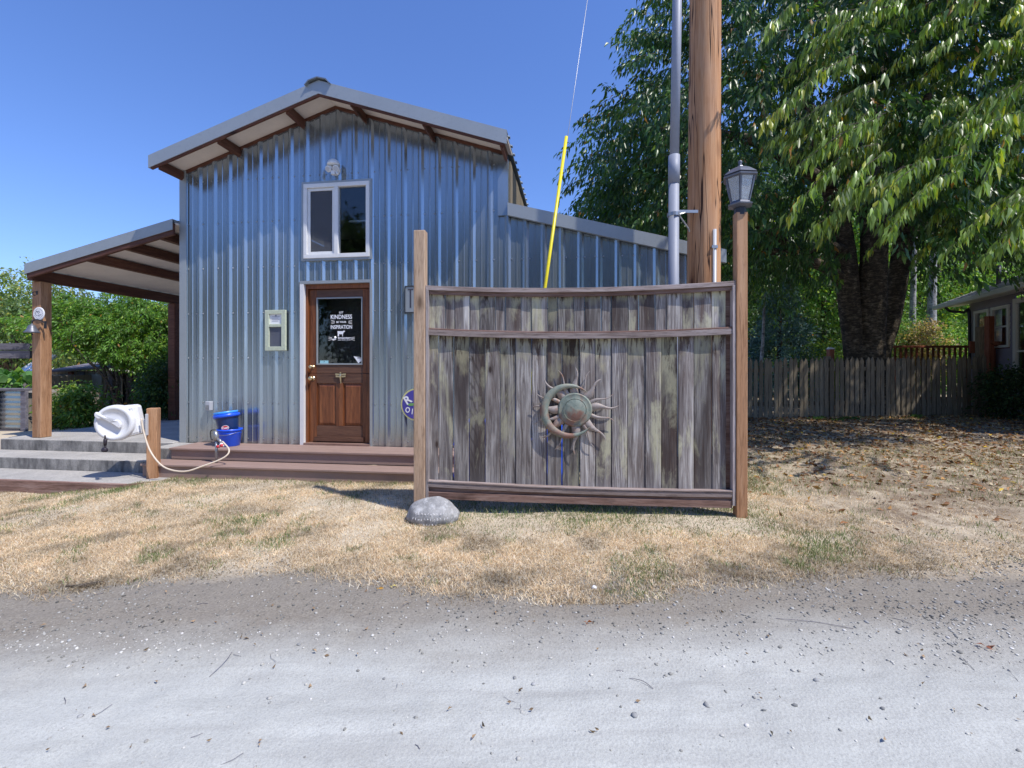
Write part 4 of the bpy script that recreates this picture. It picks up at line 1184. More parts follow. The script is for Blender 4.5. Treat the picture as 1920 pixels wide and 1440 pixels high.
# ------------------------------------------------------------------ utility pole, conduit, guy wire
zp = 4.95
pb = P(1317, 690, zp); ppole = empty('utility_pole', (pb.x, zp, 0), 0, 'thick brown wooden utility pole with long cracks behind the screen', 'utility pole')
mb = MB(); n = 36; nh = 60; V = []
for j in range(nh + 1):
    h = -.2 + 11 * (j / nh) ** 1.3
    rbase = .178 - .0035 * h
    for k in range(n):
        t = 2 * math.pi * k / n
        fl = 1 - .10 * max(0, math.cos(t - R(205))) ** 6
        r = rbase * fl * (1 + .012 * math.sin(5 * t + 1) + .010 * (mnoise.noise(Vector((math.cos(t) * 3, math.sin(t) * 3, h * .8)))) + .02 * mnoise.noise(Vector((math.cos(t) * 6, math.sin(t) * 6, h * 5))) * (1 if R(215) < t < R(260) else .15))
        V.append((r * math.cos(t) + .006 * h, r * math.sin(t), h))
mb.v = V
for j in range(nh):
    for k in range(n):
        k2 = (k + 1) % n; mb.f.append((j * n + k, j * n + k2, (j + 1) * n + k2, (j + 1) * n + k))
mb.f.append(tuple(nh * n + k for k in range(n)))
mb.build('pole_shaft', MT['pole'], ppole, sm=True)
a_ = P(1338, 430, zp - .17); MB().tube([(a_.x - pb.x, -.172, .05), (a_.x - pb.x + .012, -.168, a_.z)], .019, 10).build('thin_conduit', MT['greyplastic'], ppole, sm=True)
MB().box(a_.x - pb.x - .025, a_.x - pb.x + .035, -.192, -.172, a_.z - .20, a_.z - .17).build('strap', MT['steel'], ppole)
cp = P(1264, 690, 4.80)
cnd = empty('conduit_pipe', (cp.x, 4.80, 0), 0, 'grey electric conduit riser standing just left of the utility pole', 'conduit')
lo_r, hi_r = .053, .047
pt = lambda px, py: P(px, py, 4.80) - Vector((cp.x, 4.80, 0))
MB().tube([pt(1262, 900), pt(1263.5, 345)], lo_r, 20).build('lower_pipe', MT['conduit'], cnd, sm=True)
MB().tube([pt(1263.6, 345), pt(1264, 292)], lo_r + .005, 20).build('coupling', MT['conduit'], cnd, sm=True)
MB().tube([pt(1264.5, 292), pt(1268.5, 80), pt(1272, -160)], hi_r, 20).build('upper_pipe', MT['conduit'], cnd, sm=True)
cz_ = P(0, 403, 4.8).z
MB().tube([(pt(1263, 403).x, 0, cz_ - .018), (pt(1263, 403).x, 0, cz_ + .018)], lo_r + .012, 16).box(.05, .26, .02, .035, cz_ + .03, cz_ + .06).tube([(.05, 0, cz_), (.16, .03, cz_ - .13), (.18, .05, cz_ - .16)], .008, 6).tube([(.06, .01, cz_ + .01), (.2, .05, cz_ + .06)], .008, 6).build('stand_off_bracket', MT['steel'], cnd)
g0, g1 = Vector(P(969, 913, 5.0)), None
gtop = P(1062, 256, 5.0); gtip = P(1142, -280, 5.0)
gw = empty('guy_wire', (g0.x, g0.y, 0), 0, 'steel guy wire in a bright yellow guard slanting up from behind the screen', 'guy wire')
org = Vector((g0.x, g0.y, 0))
MB().tube([g0 - org, gtip - org], .0035, 6).build('wire', MT['steel'], gw, sm=True)
MB().tube([g0 - org + (gtop - g0) * .03, gtop - org], .0175, 12).build('yellow_guard', MT['yellow'], gw, sm=True)

def atpx0(px, y): return (px - 960) / F * y
# blue barrel behind the screen
br = P(868, 955, 4.62)
bar = empty('blue_barrel', (br.x + .12, 4.75, float(gz(br.x, 4.75))), 0, 'blue plastic barrel standing in shade behind the left half of the screen', 'barrel')
MB().lathe([(.20, 0), (.22, .02), (.225, .18), (.235, .2), (.225, .22), (.225, .50), (.235, .52), (.225, .54), (.22, .74), (.20, .76), (.001, .765)], None, 32).build('drum', MT['blue'], bar, sm=True)

br2_ = P(1040, 955, 4.75)
bar2 = empty('blue_barrel', (br2_.x, 4.95, float(gz(br2_.x, 4.95))), 0, 'second blue plastic barrel, glimpsed only through a gap near the sun ornament', 'barrel')
for ch in list(bar.children): copy_of(ch, parent=bar2)
for x0, x1, y, h, lb in ((905, 1058, 4.78, .34, 'added black box darkening the gap under the middle of the screen'), (1098, 1345, 4.55, .40, 'long added black box darkening the gap under the right half of the screen')):
    xa, xb = atpx0(x0, y), atpx0(x1, y); pb_ = empty('shade_filler_box', ((xa + xb) / 2, y, float(gz((xa + xb) / 2, y))), 0, lb, 'planter'); hw = (xb - xa) / 2
    MB().box(-hw, hw, -.02, 0, -.05, h).box(-hw, hw, .35, .37, -.05, h).box(-hw, -hw + .02, .001, .349, -.05, h).box(hw - .02, hw, .001, .349, -.05, h).build('box_side', MT['cordblack'], pb_)  # box added to make the dark band under the base board
    MB().box(-hw + .021, hw - .021, .001, .349, .0, h - .04).build('box_fill', MT['dark_inside'], pb_)

# ------------------------------------------------------------------ foliage machinery
def leaf_arrays(C, D, L, Wd, col, rng, fold=.25, droop=.15):
    n = len(C)
    D = D / np.linalg.norm(D, axis=1, keepdims=True)
    rv = rng.normal(size=(n, 3)); Sd = np.cross(D, rv); Sd /= np.linalg.norm(Sd, axis=1, keepdims=True) + 1e-9
    N = np.cross(Sd, D)
    L = L[:, None]; Wd = Wd[:, None]
    c = C + D * L * .45 + N * L * .05
    t = C + D * L + np.array([0, 0, -1.0]) * L * droop
    l = c + Sd * Wd * .5 + N * Wd * fold; r = c - Sd * Wd * .5 + N * Wd * fold
    V = np.stack([C, l, c, r, t], 1).reshape(-1, 3)
    b = np.arange(n)[:, None] * 5
    Fc = np.concatenate([b + np.array([0, 1, 2]), b + np.array([0, 2, 3]), b + np.array([1, 4, 2]), b + np.array([2, 4, 3])], 1).reshape(-1, 3)
    return V, Fc, np.repeat(col, 5, axis=0)

def leafcol(n, rng, base, yellow=.12, var=.3):
    base = np.array(base)
    c = base[None, :] * (1 + rng.uniform(-var, var, (n, 1)))
    y = rng.random(n) < yellow
    c[y] = c[y] * np.array([2.1, 1.5, .9])
    o = rng.random(n) < .012
    c[o] = np.array([.35, .17, .03])
    return c

def crown_branches(rng, centre, radii, n, ln, zmin=None, shell=.55, clump=1.2, thr=.42, down=-.25, seed=1, keep=None):
    """pick branch lines inside an ellipsoid, in clumps"""
    out = []
    c = np.array(centre); r = np.array(radii)
    tries = 0
    while len(out) < n and tries < n * 40:
        tries += 1
        d = rng.normal(size=3); d /= np.linalg.norm(d)
        rad = shell + (1 - shell) * rng.random() ** .6
        lump = 1 + .22 * mnoise.noise(Vector(d) * 2.3 + Vector((seed, 0, 0)))
        p = c + d * r * rad * lump
        if zmin is not None and p[2] < zmin: continue
        if mnoise.noise(Vector(p) * (1 / clump) + Vector((seed * 3.1, 5, 2))) * .5 + .5 < thr: continue
        if keep is not None and not keep(p): continue
        o = d * np.array([1, 1, .35]); o[2] += down; o += rng.normal(size=3) * .35; o /= np.linalg.norm(o)
        l = ln * rng.uniform(.6, 1.3)
        out.append((p - o * l * .5, o, l))
    return out

def spray_tree(name, crown_part, parent, branches, rng, per, leafL, leafW, base, mat, yellow=.1, hang=.75, twig_mat=None, spread=.10, droop=.15, var=.3, twig_r=.006):
    Cs, Ds, Ls, Cl = [], [], [], []
    org = np.array(parent.location) if parent else np.zeros(3)
    tv = MB()
    for p, o, l in branches:
        tone = 1 + rng.uniform(-.25, .3); yl = yellow * (3 if rng.random() < .2 else .6)
        k = max(3, int(per * l)); s = np.sort(rng.random(k))
        pos = p[None, :] + o[None, :] * (s * l)[:, None]; pos[:, 2] -= .25 * l * s ** 2
        side = rng.normal(size=(k, 3)); side /= np.linalg.norm(side, axis=1, keepdims=True)
        pos += side * spread * rng.random((k, 1))
        dd = side * .55 + o[None, :] * .45; dd[:, 2] -= hang
        Cs.append(pos - org); Ds.append(dd); Ls.append(leafL * rng.uniform(.65, 1.25, k)); Cl.append(leafcol(k, rng, np.array(base) * tone, yl, var))
        if twig_mat is not None:
            q = p - org; e = p + o * l - org; m_ = p + o * l * .5 - org; e[2] -= .25 * l; m_[2] -= .06 * l
            tv.tube([q, m_, e], [twig_r, twig_r * .7, twig_r * .3], 3, cap=False)
    C = np.concatenate(Cs); D = np.concatenate(Ds); L = np.concatenate(Ls); K = np.concatenate(Cl)
    V, Fc, cc = leaf_arrays(C, D, L, L * (leafW / leafL), K, rng, droop=droop)
    o = np_mesh(crown_part, V, Fc, mat, parent, cc)
    if twig_mat is not None: tv.build('twigs', twig_mat, parent)
    return o

# ---- the big cherry tree
TB = P(1628, 668, 11.4)
tz = float(gz(TB.x, TB.y))
ct = empty('cherry_tree', (TB.x, TB.y, tz), 0, 'huge cherry tree with three dark trunks and drooping green leaves overhanging the picket fence', 'tree')
org = Vector((TB.x, TB.y, tz))
Q = lambda px, py, z: P(px, py, z) - org
mb = MB()
mb.tube(cat([Q(1606, 790, 11.3), Q(1604, 670, 11.3), Q(1594, 580, 11.3), Q(1587, 500, 11.3), Q(1577, 430, 11.3), Q(1560, 350, 11.0), Q(1520, 240, 10.4), Q(1480, 120, 9.8)], 5), list(np.linspace(.25, .225, 26)) + list(np.linspace(.22, .08, 10)), 18)
mb.tube(cat([Q(1635, 800, 11.2), Q(1632, 670, 11.2), Q(1635, 580, 11.15), Q(1638, 500, 11.1), Q(1638, 420, 11.0), Q(1628, 330, 11.0), Q(1640, 180, 10.8), Q(1660, 20, 10.6)], 5), list(np.linspace(.31, .265, 26)) + list(np.linspace(.26, .10, 10)), 18)
mb.tube(cat([Q(1648, 790, 11.45), Q(1650, 670, 11.45), Q(1669, 600, 11.45), Q(1684, 520, 11.45), Q(1694, 450, 11.4), Q(1712, 380, 11.2), Q(1760, 280, 10.8), Q(1810, 170, 10.2)], 5), list(np.linspace(.22, .205, 26)) + list(np.linspace(.20, .10, 10)), 18)
for v_i, v in enumerate(mb.v):
    n = mnoise.noise(Vector(v) * 3.5) * .04; mb.v[v_i] = (v[0] + n, v[1] + n, v[2])
mb.build('trunk', MT['bark'], ct, sm=True)
for pts, r0, r1 in (([(1578, 525, 11.3), (1555, 505, 11.1), (1520, 490, 10.8), (1495, 478, 10.4), (1440, 470, 9.8)], .17, .07),
                    ([(1580, 470, 11.2), (1545, 460, 10.9), (1500, 470, 10.4), (1450, 440, 9.6), (1380, 400, 9.0)], .14, .05),
                    ([(1700, 400, 11.2), (1745, 330, 10.0), (1790, 260, 8.6), (1850, 200, 7.4)], .16, .05),
                    ([(1632, 400, 11.0), (1680, 320, 9.5), (1720, 250, 8.0), (1740, 180, 6.8)], .16, .05),
                    ([(1560, 350, 11.0), (1480, 300, 9.8), (1400, 260, 9.0), (1300, 250, 8.4), (1200, 240, 8.2)], .15, .04),
                    ([(1600, 360, 11.0), (1560, 300, 9.0), (1540, 240, 7.4), (1520, 200, 6.4)], .14, .05),
                    ([(1690, 450, 11.4), (1750, 420, 11.0), (1830, 400, 10.4), (1900, 400, 9.8)], .13, .05)):
    q = cat([Q(*p) for p in pts], 5); MB().tube(q, list(np.linspace(r0, r1, len(q))), 10).build('limb', MT['bark'], ct, sm=True)
rng = np.random.default_rng(11)
def keepc(p):
    x, y, z = p
    px = 960 + x / y * F; py = HY - (z - CH) / y * F
    if 1560 < px < 1720 and py > 380: return False       # leave the trunks open
    lim = 470 + (px - 1400) * .02 if px < 1570 else 455
    if y > 6.5: lim += 40
    if py > lim + rng.uniform(-30, 30): return False
    if px < 1075 + max(0, 330 - py) * .38 + rng.uniform(-25, 40): return False
    if x < 2.9 and y < 6.6: return False
    return True
br_ = crown_branches(rng, (6.9, 9.9, 6.6), (6.7, 5.1, 4.6), 2300, 1.05, 2.2, .42, 1.2, .47, -.22, 4, keepc)
spray_tree('cherry', 'crown', ct, br_, rng, 60, .13, .050, (.055, .122, .03), MT['leaf'], .06, .75, MT['barkgen'], .13)
# low limbs with leaves nearer the viewer, hanging over the yard
br2 = []
for k in range(330):
    z = rng.uniform(4.5, 8.0); px = rng.uniform(1450, 2050); py = rng.uniform(-120, 400)
    if py > 250 and px < 1520: continue
    if 1580 < px < 1740 and py > 330: continue
    p = np.array(P(px, py, z)); o = np.array([rng.uniform(-1, -.55), rng.uniform(-.5, .1), rng.uniform(-.50, -.05)]); o /= np.linalg.norm(o)
    if mnoise.noise(Vector(p) * 1.1) < -.10: continue
    if 960 + (p[0] + o[0]) / (p[1] + o[1]) * F < 1425: continue
    br2.append((p, o, rng.uniform(.55, 1.35)))
spray_tree('cherry', 'crown', ct, br2, rng, 78, .125, .040, (.185, .27, .055), MT['leaf'], .16, 1.5, MT['barkgen'], .05, .2, .4)  # brighter than the main crown: sunlit highlights put into the leaf colour

# ---- general trees
def tree(name, label, x, y, h, rx, ry, base, leafL, n, per, seed, group=None, yellow=.08, bark='barkgen', trunk_r=.16, zb=.25, mat='leaf2', catn='tree', shell=.35, thr=.40):
    g = float(gz(x, y)); e = empty(name, (x, y, g), 0, label, catn, group)
    rg = np.random.default_rng(seed); 
    cz = h * (1 + zb) / 2; rz_ = h * (1 - zb) / 2
    mb = MB(); mb.tube(cat([(0, 0, -.2), (rg.uniform(-.1, .1), 0, h * .3), (rg.uniform(-.2, .2), rg.uniform(-.2, .2), h * .6), (0, 0, h * .85)], 4), list(np.linspace(trunk_r, trunk_r * .25, 13)), 9)
    for k in range(5):
        t = rg.uniform(0, 6.28); z0 = h * rg.uniform(.25, .55)
        mb.tube([(0, 0, z0), (math.cos(t) * rx * .35, math.sin(t) * ry * .35, z0 + h * .12), (math.cos(t) * rx * .7, math.sin(t) * ry * .7, z0 + h * .2)], [trunk_r * .4, trunk_r * .25, trunk_r * .1], 6)
    mb.build('trunk', MT[bark], e, sm=True)
    bs = crown_branches(rg, (x, y, g + cz), (rx, ry, rz_), n, leafL * 7, g + .05, shell, max(.5, rx * .35), thr, -.1, seed)
    spray_tree(name, 'crown', e, bs, rg, per, leafL, leafL * .5, base, MT[mat], yellow, .25, None, leafL * 1.6)
    return e

def conifer(name, label, x, y, h, r, base, seed, group=None, n=700, leafL=.16, per=22):
    g = float(gz(x, y)); e = empty(name, (x, y, g), 0, label, 'tree', group)
    rg = np.random.default_rng(seed)
    MB().tube([(0, 0, -.2), (0, 0, h * .95)], [h * .018 + .04, .02], 8).build('trunk', MT['barkgen'], e, sm=True)
    bs = []
    for k in range(n):
        s = rg.random() ** 1.25; z = h * (.05 + .94 * s); rr = r * (1 - s) * rg.uniform(.45, 1.08) * (1 + .18 * math.sin(z * 6)); t = rg.uniform(0, 6.283)
        o = np.array([math.cos(t), math.sin(t), -.25 + .3 * s]); o /= np.linalg.norm(o)
        bs.append((np.array([x + math.cos(t) * rr * .75, y + math.sin(t) * rr * .75, g + z]), o, max(.12, r * .32 * (1 - s * .7))))
    spray_tree(name, 'crown', e, bs, rg, per / max(.3, r * .3), leafL, leafL * .30, base, MT['needle'], 0, .12, None, leafL * .6, .05)
    return e

# right background
GR = 'leafy trees standing behind the picket fence'
def atpx(px, y): return (px - 960) / F * y
conifer('spruce_tree', 'blue-green spruce behind the left end of the picket fence', atpx(1462, 14), 14, 4.3, 1.5, (.15, .26, .24), 21, None, 620, .13, 30)
tree('maple_tree', 'bright green leafy tree between the spruce and the cherry trunks', atpx(1545, 17.5), 17.5, 7.5, 2.6, 2.2, (.16, .30, .06), .15, 620, 22, 22, GR, .15)
tree('shade_tree', 'dark green tree far behind the spruce and lantern', atpx(1330, 19), 19, 11, 4.4, 3, (.05, .10, .035), .22, 520, 15, 23, GR)
tree('shade_tree', 'dark tall tree behind the cherry trunks', atpx(1660, 24), 24, 15, 6, 3.5, (.045, .09, .03), .28, 620, 13, 24, GR)
tree('shade_tree', 'tall green tree behind the roof of the grey house', atpx(1860, 21), 21, 13, 5.5, 3.2, (.075, .14, .04), .24, 620, 15, 25, GR, .2)
tree('shade_tree', 'light green tree behind the red railing and birches', atpx(1760, 18), 18, 6.2, 2.8, 2, (.15, .28, .06), .15, 620, 20, 26, GR, .15)
tree('shade_tree', 'dark green tree behind the utility pole and the low wing of the barn', atpx(1470, 26), 26, 15, 6, 3.5, (.045, .085, .03), .28, 520, 13, 27, GR)
for i, (px, y, h, rx_) in enumerate(((1250, 40, 15, 9), (1480, 36, 14, 8), (1700, 38, 16, 9), (1930, 34, 15, 9))):
    tree('distant_tree', 'large distant tree closing the view behind the yard, ' + ['hidden behind the barn wing', 'behind the spruce', 'behind the cherry trunks', 'behind the grey house roof'][i], atpx(px, y), y, h, rx_, 3, (.055, .10, .035), .5, 520, 9, 140 + i, GR, zb=.0, shell=.2, thr=.3)
tree('hedge_bush', 'broad green bush filling the gap right behind the spruce', atpx(1440, 16.5), 16.5, 3.4, 3.4, 1.2, (.075, .14, .045), .13, 620, 20, 38, GR, zb=.0, shell=.2, thr=.3, catn='shrub')
tree('hedge_bush', 'broad green bush behind the red railing', atpx(1720, 17.5), 17.5, 3.6, 3.2, 1.2, (.13, .25, .06), .13, 620, 20, 39, GR, zb=.0, shell=.2, thr=.3, catn='shrub')
for px, y, h, s, lb in ((1712, 15.2, 8, .11, 'thin white birch trunk, the left one of the pair behind the cherry'), (1748, 14.6, 8, .15, 'thicker white birch trunk between the cherry and the grey house'), (1428, 13.2, 3.2, .06, 'slim grey-white birch stem in front of the blue spruce')):
    x = atpx(px, y); g = float(gz(x, y)); e = empty('birch_tree', (x, y, g), 0, lb, 'tree', 'white birches behind the fence')
    pts = cat([(0, 0, -.2), (-.02, 0, h * .3), (.04, 0, h * .6), (.03 + s, 0, h)], 6); MB().tube(pts, list(np.linspace(s, s * .5, len(pts))), 10).build('trunk', MT['birch'], e, sm=True)
    rg = np.random.default_rng(int(px)); 
    spray_tree('birch', 'crown', e, crown_branches(rg, (x, y, g + h), (1.4, 1.2, h * .28), 150 if h > 5 else 25, .8, g + 1, .3, 1, .35, -.3, 3), rg, 20, .09, .05, (.10, .18, .045), MT['leaf2'], .1, .5, None, .15)
GB = 'round shrubs behind the picket fence'
tree('shrub', 'tan withering shrub behind the red railing', atpx(1733, 13.6), 13.6, 2.55, .62, .6, (.48, .35, .20), .07, 300, 34, 31, GB, 0, zb=.3, trunk_r=.04, catn='shrub')
tree('shrub', 'bright green shrub beside the corner of the grey house', atpx(1795, 14.0), 14.0, 2.5, .95, .8, (.17, .32, .07), .08, 420, 30, 32, GB, .15, zb=.15, trunk_r=.04, catn='shrub')
tree('shrub', 'pale green shrub left of the cherry trunks', atpx(1550, 13.5), 13.5, 1.9, 1.2, .9, (.18, .30, .08), .08, 420, 28, 33, GB, .15, zb=.1, trunk_r=.04, catn='shrub')
tree('shrub', 'green shrub right behind the cherry trunks', atpx(1688, 14.2), 14.2, 2.9, .8, .7, (.14, .26, .08), .08, 320, 28, 34, GB, .1, zb=.15, trunk_r=.04, catn='shrub')

# left background
GL = 'trees beyond the garden on the left'
tree('willow_tree', 'pale yellow-green loose tree behind the porch post at far left', atpx(70, 17), 17, 5.0, 2.1, 1.6, (.20, .27, .09), .13, 420, 18, 41, GL, .1, thr=.47)
tree('garden_tree', 'mid green tree at the far left edge above the grey beam', atpx(20, 15), 15, 3.6, 2.6, 1.6, (.10, .17, .05), .13, 520, 20, 42, GL, .15)
tree('garden_tree', 'green tree seen low behind the wisteria under the porch roof', atpx(170, 19), 19, 3.9, 3.4, 1.8, (.08, .15, .045), .16, 460, 18, 43, GL, .1)
for i, (px, y, h, r, lb) in enumerate(((155, 42, 8.3, 1.7, 'pointed distant fir, the tallest under the porch roof'), (125, 44, 7.6, 1.3, 'slim distant fir just left of the tallest one'), (136, 46, 7.2, 1.2, 'distant fir squeezed between its two neighbours'), (8, 50, 9.5, 2.2, 'distant fir at the far left edge of the picture'), (40, 52, 8.0, 2.2, 'wide distant fir left of the porch post'))):
    conifer('fir_tree', lb, atpx(px, y), y, h, r, (.05, .085, .065), 50 + i, 'distant firs on the skyline', 220, .4, 9)
wis = empty('wisteria', (atpx(215, 10.2), 10.2, .2), 0, 'dense wisteria thicket behind the porch with long feathery green leaves', 'shrub')
rg = np.random.default_rng(61)
def wkeep(p):
    px = 960 + p[0] / p[1] * F; py = HY - (p[2] - CH) / p[1] * F
    if px > 352: return False
    top = 548 + 18 * math.sin(px * .05) + (25 if px < 120 else 0)
    if py < top: return False
    if px < 260 and py > 636 + (px - 90) * .35: return False
    return True
wb = crown_branches(rg, (atpx(225, 10.2), 10.3, 1.55), (2.4, 1.0, 1.8), 2300, .36, .25, .35, .5, .36, -.2, 8, wkeep)
spray_tree('wisteria', 'crown', wis, wb, rg, 80, .072, .028, (.12, .25, .035), MT['leaf2'], .14, .35, MT['barkgen'], .055, twig_r=.004)
mb = MB(); wo = np.array(wis.location)
for k in range(16):
    a = np.array([atpx(rg.uniform(190, 330), 10.2), 10.1 + rg.uniform(-.3, .4), .1]) - wo; b = a + np.array([rg.uniform(-1.2, .6), rg.uniform(-.5, .2), rg.uniform(1, 2)]); c = b + np.array([rg.uniform(-.8, .3), -.2, rg.uniform(-.4, .5)])
    mb.tube(cat([a, (a + b) / 2 + np.array([.2, 0, .1]), b, c], 4), [.03, .028, .026, .024, .022, .02, .018, .016, .014, .012, .01, .008, .006], 5)
mb.build('stems', MT['barkgen'], wis, sm=True)
tree('fern_shrub', 'low feathery green shrub at the back edge of the porch slab', atpx(150, 8.35), 8.35, .80, .42, .3, (.12, .22, .04), .07, 200, 46, 62, None, .2, zb=.02, trunk_r=.02, catn='shrub')
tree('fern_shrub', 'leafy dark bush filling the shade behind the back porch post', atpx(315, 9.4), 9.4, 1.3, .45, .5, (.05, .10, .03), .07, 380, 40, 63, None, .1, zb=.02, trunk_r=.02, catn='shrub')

# raised bed with squash
rb0 = P(30, 808, 8.1)
rb = empty('raised_bed', (rb0.x, 8.3, .16), -A, 'raised garden bed of corrugated steel with grey wooden corner posts', 'planter')
mb = MB()
for k in range(16):
    z0 = .10 + k * .042
    mb.hexa([(-1.6, -.33, z0), (.42, -.33, z0), (.42, -.30, z0), (-1.6, -.30, z0), (-1.6, -.345 + .02 * (k % 2), z0 + .042), (.42, -.345 + .02 * (k % 2), z0 + .042), (.42, -.30, z0 + .042), (-1.6, -.30, z0 + .042)])
mb.build('corrugated_side', MT['sheet'], rb)
MB().box(-1.7, .50, -.42, -.26, .78, .82).build('cap_board', MT['greyboard'], rb, bev=.004)
MB().box(-1.6, .42, -.30, .9, .0, .74).build('soil_box', MT['shed'], rb)
for u in (-.42, -.21, .40):
    MB().box(u, u + .10, -.40, -.352, -.05, .779).build('corner_post', MT['greyboard'], rb, bev=.004)
MB().box(-1.6, .42, -.37, -.345, -.05, .10).build('base_board', MT['greyboard'], rb)
sq = empty('squash_plants', (rb0.x - .3, 8.5, .95), 0, 'broad-leaved green squash plants filling the raised bed', 'plant')
rg = np.random.default_rng(71); n = 330
C = np.stack([rg.uniform(-1.8, -.08, n), rg.uniform(-.45, .5, n), rg.random(n) ** .7 * .34], 1)
D = rg.normal(size=(n, 3)); D[:, 2] = rg.uniform(-.5, .2, n); D[:, 1] -= .3
L = rg.uniform(.12, .24, n)
V, Fc, cc = leaf_arrays(C, D, L, L * .95, leafcol(n, rg, (.10, .23, .055), .1, .3), rg, fold=.12, droop=.3)
np_mesh('foliage', V, Fc, MT['leaf2'], sq, cc)
mb = MB()
for k in range(26):
    x, y = rg.uniform(-1.5, -.1), rg.uniform(-.35, .4); mb.tube([(x, y, -.05), (x + rg.uniform(-.05, .05), y, rg.uniform(.1, .3))], .006, 5)
tag(mb.build('stems', MT['greenprint'], sq), kind='stuff')
# grey beam rail, cold frame, shed
bm0 = P(28, 656, 10.5)
be = empty('beam_rail', (bm0.x, 10.5, float(gz(bm0.x, 10.5))), 0, 'weathered grey double beam on posts behind the squash bed', 'rail')
gb = be.location.z
MB().box(-1.8, .40, -.05, .05, P(0, 656, 10.5).z - gb, P(0, 644, 10.5).z - gb).build('beam', MT['greyboard'], be, bev=.005)
MB().box(-1.8, .36, -.02, .06, P(0, 672, 10.5).z - gb, P(0, 657, 10.5).z - gb).build('beam', MT['greyboard'], be, bev=.005)
for u in (-1.5, .38): MB().box(u - .05, u + .05, .061, .15, -.1, P(0, 645, 10.5).z - gb).build('post', MT['greyboard'], be)
cf = empty('cold_frame', P(52, 702, 9.9) - Vector((0, 0, .9)), 0, 'old white window sash leaning as the lid of a cold frame behind the porch post', 'cold frame')
w_ = 9.9 / F
A0, A1, A2, A3 = Vector((-26 * w_, 0, .9)), Vector((6 * w_, 0, .9)), Vector((10 * w_, .5, .9 + 36 * w_)), Vector((-14 * w_, .5, .9 + 36 * w_))
mb = MB()
for a, b in ((A0, A3), (A1, A2), (A0, A1), (A3, A2), ((A0 + A3) / 2, (A1 + A2) / 2), ((A0 + A1) / 2, (A3 + A2) / 2)): mb.tube([a, b], .026, 4)
mb.build('sash', MT['white'], cf)
nn = (A1 - A0).cross(A3 - A0).normalized() * .004
MB().hexa([A0, A1, A1 + nn, A0 + nn, A3, A2, A2 + nn, A3 + nn]).build('pane', MT['frost'], cf)
MB().box(-28 * w_, 44 * w_, .0, 1.0, 0, .88).build('frame_box', MT['shed'], cf, bev=.005)
sh = empty('garden_shed', P(150, 780, 10.9) * 1.0, 0, 'low grey plywood shed half hidden by the wisteria behind the porch', 'shed')
sh.location.z = .15; s2 = 10.9 / F
z_ = lambda py: CH + (HY - py) / F * 10.9 - .15
for k in range(8):
    MB().box((-58 + k * 17) * s2, (-58 + k * 17 + 16.3) * s2, 0 + .01 * (k % 2), .04, 0, z_(695)).build('wall_board', MT['shed'], sh)
MB().hexa([(-62 * s2, -.15, z_(699)), (80 * s2, -.15, z_(690)), (80 * s2, 1.2, z_(672)), (-62 * s2, 1.2, z_(681)), (-62 * s2, -.15, z_(696)), (80 * s2, -.15, z_(687)), (80 * s2, 1.2, z_(669)), (-62 * s2, 1.2, z_(678))]).build('roof', MT['greyboard'], sh)
for px in (-18, 4, 58): MB().box(px * s2, (px + 7) * s2, -.06, -.005, 0, z_(697)).build('upright', MT['greyboard'] if px != -18 else MT['deckred'], sh)
MB().box(20 * s2, 44 * s2, -.05, -.02, z_(745), z_(702)).build('pale_panel', MT['trim'], sh)
MB().box(-10 * s2, 80 * s2, .1, 1.1, 0, z_(700)).build('shed_body', MT['dark_inside'], sh)

# ------------------------------------------------------------------ picket fence
FZ = 10.45
fx0, fx1 = atpx(1335, FZ), atpx(1851, FZ)
fen = empty('picket_fence', ((fx0 + fx1) / 2, FZ, 0), 0, 'weathered grey wooden picket fence in the shade of the cherry tree', 'fence')
fxm = (fx0 + fx1) / 2; n = 54; pit = (fx1 - fx0) / n
pk_me = {}
for v_ in range(4):
    hw = .042; hh = 1.36 + v_ * .012 
    pk_me[v_] = MB().prism([(-hw, 0), (hw, 0), (hw, hh - .09), (0.0 + (v_ - 1.5) * .004, hh), (-hw, hh - .09)], -.010, .010).mesh('picket')
for i in range(n):
    x = fx0 + (i + .5) * pit; g = float(gz(x, FZ))
    link('picket', pk_me[random.randrange(4)], MT['picket'], fen, (x - fxm + random.uniform(-.006, .006), random.uniform(-.004, .004), g - .02 + random.uniform(-.015, .015)), (0, random.uniform(-.012, .012), random.uniform(-.05, .05)))
for hh in (.28, 1.05):
    g0_, g1_ = float(gz(fx0, FZ)), float(gz(fx1, FZ))
    MB().hexa([(fx0 - fxm, .016, g0_ + hh), (fx1 - fxm, .016, g1_ + hh), (fx1 - fxm, .054, g1_ + hh), (fx0 - fxm, .054, g0_ + hh), (fx0 - fxm, .016, g0_ + hh + .085), (fx1 - fxm, .016, g1_ + hh + .085), (fx1 - fxm, .054, g1_ + hh + .085), (fx0 - fxm, .054, g0_ + hh + .085)]).build('rail', MT['picket'], fen)
for px, top in ((1345, 668), (1557, 668), (1700, 672), (1846, 612)):
    x = atpx(px, FZ) - fxm; MB().box(x - .055, x + .055, .056, .166, float(gz(x + fxm, FZ)) - .2, P(0, top, FZ).z).build('post', MT['picket'], fen, bev=.006)

